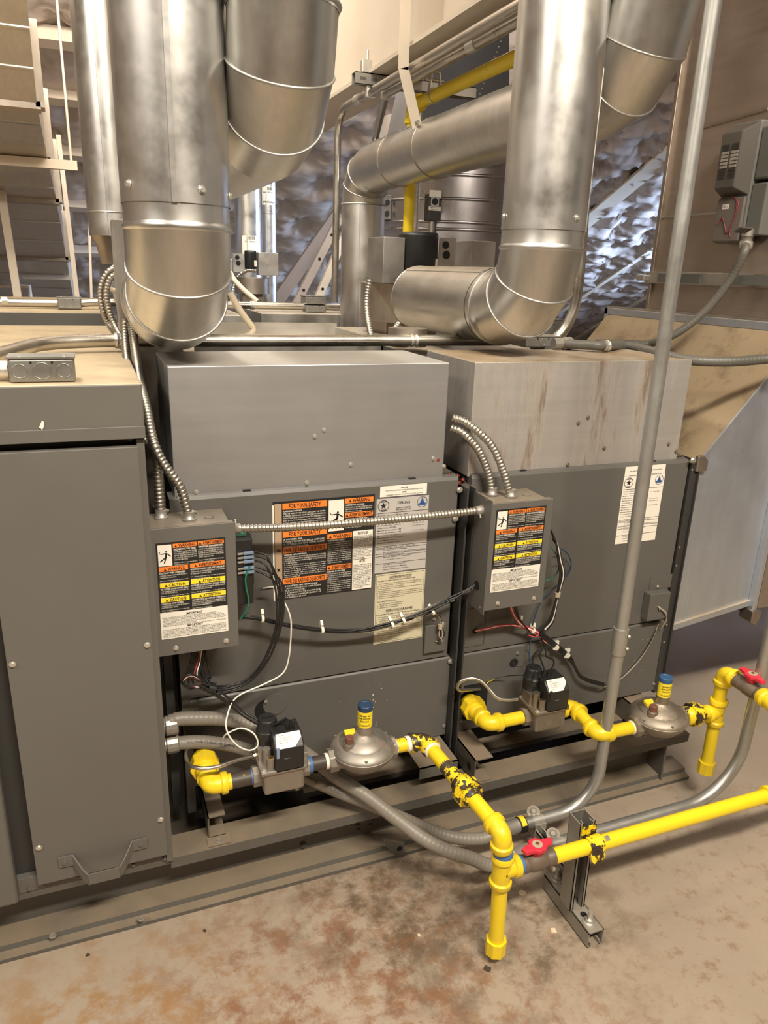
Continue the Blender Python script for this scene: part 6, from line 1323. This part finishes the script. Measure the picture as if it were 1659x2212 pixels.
O('tag', G().box(a.x - .002, b.x + .002, Ys - .004, Ys, a.z - .02, a.z + .02), PAPER, t); O('tag', G().box(a.x - .002, b.x + .002, Ys - .006, Ys, a.z - hh * .62, a.z - hh * .47), PAPER, t); O('dial_plate', G().box(a.x + w_ * .15, b.x - w_ * .15, Ys - .004, Ys, a.z - hh * .44, a.z - hh * .12), PAPERSIL, t); O('dial', G().lathe([(w_ * .28, 0), (w_ * .22, .012)], ((a.x + b.x) / 2, Ys - .004, a.z - hh * .28), -YP, 18), BLACK, t)
g = G(); fr = Frame((a.x, Ys - .0065, a.z - hh * .47), XP, -ZP, -YP); fr.text(g, 'EMERGENCY', w_ * .08, hh * .06, hh * .045, w_ * .84, .0005); fr.text(g, 'SHUT-OFF', w_ * .12, hh * .13, hh * .045, w_ * .76, .0005); O('lettering', g, INKBLK, t)
g = G(); g.cyl(((a.x + b.x) / 2, Ys + .03, b.z), ((a.x + b.x) / 2, Ys + .03, b.z - .20), .02, 12); O('conduit_stub', g, STRUTM, t)
t, a, b, Ys = switchbox(826, 420, 845, 475, 'dim outlet box on the round duct just right of the rear flue', GALVP)
for f_ in (.25, .7): O('receptacle', G().lathe([(.020, 0), (.017, .004)], ((a.x * .5 + b.x * .5), Ys - .001, b.z + (a.z - b.z) * f_), -YP, 14), GREYDK, t)
O('side_cover', G().box(b.x, b.x + .04, Ys, Ys + .06, b.z - .02, a.z + .03), GALVOLD, t, bevel=.008)
q = PY(897, 450, 1.60); O('grey_riser', G().cyl((q.x, 1.60, 1.1), (q.x, 1.60, 2.1), .017, 14), EMTM, label='thin grey riser pipe just right of the yellow riser', cat='pipe')
# leaning perforated braces at the back; left one's shadow put into its colour
for k, (a, b, lab, m) in enumerate((((640, 655), (716, 505), 'perforated steel brace in shadow-toned colour leaning at back, left of the pair', plain('shaded_steel', (.33, .28, .245), .6)), ((682, 655), (752, 490), 'perforated white steel brace leaning at back, right of the pair', WHITEP))):
    A, B = PY(*a, 4.9), PY(*b, 4.9); A = A + (A - B) * .5; B = B + (B - A) * .15; t = T('steel_brace', A, lab, 'brace'); d = (B - A).normalized(); s = d.cross(YP).normalized(); g = G(); g.obox((A + B) / 2, (B - A) / 2, s * .032, YP * .025); br = O('channel', g, m, t)
    for f_ in (.40, .66, .86):
        c = A.lerp(B, f_) - YP * .027; O('hole', G().disc(c, -YP, .013, 14), HOLE, br)
A, B = PY(595, 655, 5.3), PY(725, 470, 5.3); t = T('steel_brace', A, 'dusky wide steel brace leaning furthest back', 'brace'); d = (B - A).normalized(); s = d.cross(YP).normalized(); g = G(); g.obox((A + B) / 2, (B - A) * .55, s * .055, YP * .03); O('channel', g, plain('dusky_steel', (.20, .165, .15), .6), t)

# ================================================================== SLOPING RECTANGULAR DUCT AT UPPER LEFT
dd = ray(290, 1340).normalized()
def onl(px, py, d): return PD(px, py, d)
# bottom face follows four measured cross-sections, each further away
SLOPEM = metal('galvanized_slope', (.60, .55, .48), .42, (1, .1, 1), metallic=.7)
secs = [(54, -40, 3.0), (80, 227, 3.6), (103, 345, 4.2), (122, 433, 4.8), (143, 558, 6.0), (160, 650, 7.3)]
t = T('sloping_duct', PD(60, 640, 7.2), 'long sloping sheet metal duct hung on trapeze bars at upper left', 'duct')
Rp = [PD(*s) for s in secs]; wd = .80
for i in range(len(Rp) - 1):
    a, b = Rp[i], Rp[i + 1]; e = (b - a); a2 = a + e * .012; b2 = b - e * .012
    g = G(); L = Vector((-wd, 0, 0)); U = Vector((0, 0, .34)); g.prism([a2, b2, b2 + U, a2 + U], L); sec = O('duct_segment', g, SLOPEM, t)
    for f_ in (.33, .66):
        c = a.lerp(b, f_); O('crease', G().obox(c + L / 2 - Vector((0, 0, .003)), L / 2, e.normalized() * .004, Vector((0, 0, .003))), GALV, sec)
    g = G(); c = b + L / 2 + U / 2; n_ = e.normalized(); g.obox(b + L / 2 - U * .03, L / 2 * 1.04, n_ * .015, U * .05); g.obox(b + U / 2 + Vector((.015, 0, 0)), Vector((.02, 0, 0)), n_ * .015, U * .55); g.obox(b + L + U / 2 - Vector((.015, 0, 0)), Vector((.02, 0, 0)), n_ * .015, U * .55); O('joint_flange', g, GALVOLD, t)
for k, (x0, y0, x1, y1, dp) in enumerate(((-60, 343, 167, 357, 4.15), (50, 596, 156, 598, 6.4))):
    a, b = PD(x0, y0, dp), PD(x1, y1, dp); b.y = a.y = (a.y + b.y) / 2; b.z = a.z = (a.z + b.z) / 2; t2 = T('trapeze_hanger', b, 'white strut trapeze bar under the sloping duct, ' + ('nearer' if k == 0 else 'farther'), 'hanger')
    O('bar', G().bar(a, b, .045, .05), WHITEP, t2); top = b + Vector((-.03, 0, 0)); O('rod', G().cyl(top, (top.x, top.y, roofz(top.y)), .007, 8), WHITEP, t2)
    tp = a + Vector((.03, 0, 0)); O('rod', G().cyl(tp, (tp.x, tp.y, roofz(tp.y)), .007, 8), WHITEP, t2)
for i, (a, b, dp, lab, w_) in enumerate((((0, 395), (40, 650), 4.6, 'white slanted steel pole below the sloping duct at left edge', .045), ((128, 310), (168, 650), 5.2, 'white upright rail right of the sloping duct', .03), ((187, 315), (198, 655), 5.0, 'thin white cord hanging between sloping duct and flue', .016))):
    A, B = PD(*a, dp), PD(*b, dp); O('hanging_pole', G().bar(A + (A - B) * .05, B + (B - A) * .12, w_, w_, (0, 1, 0)), WHITEP, label=lab, cat='pole')
a, b, c = PD(0, 617, 6.5), PD(64, 620, 6.5), PD(66, 650, 6.5); g = G(); g.tube([a, b, c], .02, 8); O('rail_frame', g, WHITEP, label='low white pipe frame at far left behind the rear cabinet', cat='frame')

# ================================================================== SMALL LITTER ON THE FLOOR
flake = plain('paper_flake', (.62, .52, .36), .8); dark = plain('dark_crumb', (.05, .035, .025), .8)
for i, (px_, py_, s, m, lab) in enumerate(((1128, 1928, .011, flake, 'pale paint flake on floor between drip leg and strut foot'), (1196, 2010, .010, flake, 'yellowish paint flake on floor in front of the strut foot'), (1052, 2092, .010, dark, 'round dark stain chip on floor below the drip leg'), (190, 2062, .006, dark, 'small dark crumb on floor at lower left'), (442, 2010, .005, dark, 'small dark crumb on floor in front of the base rail'), (1200, 1880, .012, flake, 'pale paint flake on floor under the red-handled ball valve'), (905, 2020, .005, flake, 'tiny pale crumb on floor left of the drip leg'))):
    q = PZ(px_, py_, .001); g = G(); rr = random.Random(i); n = 9
    g.prism([q + Vector((s * rr.uniform(.5, 1) * math.cos(2 * math.pi * k / n), s * rr.uniform(.5, 1) * math.sin(2 * math.pi * k / n), -.001)) for k in range(n)], (0, 0, .0015)); O('floor_debris', g, m, label=lab, cat='debris')

bpy.data.objects.remove(_fo); bpy.data.curves.remove(_fc)
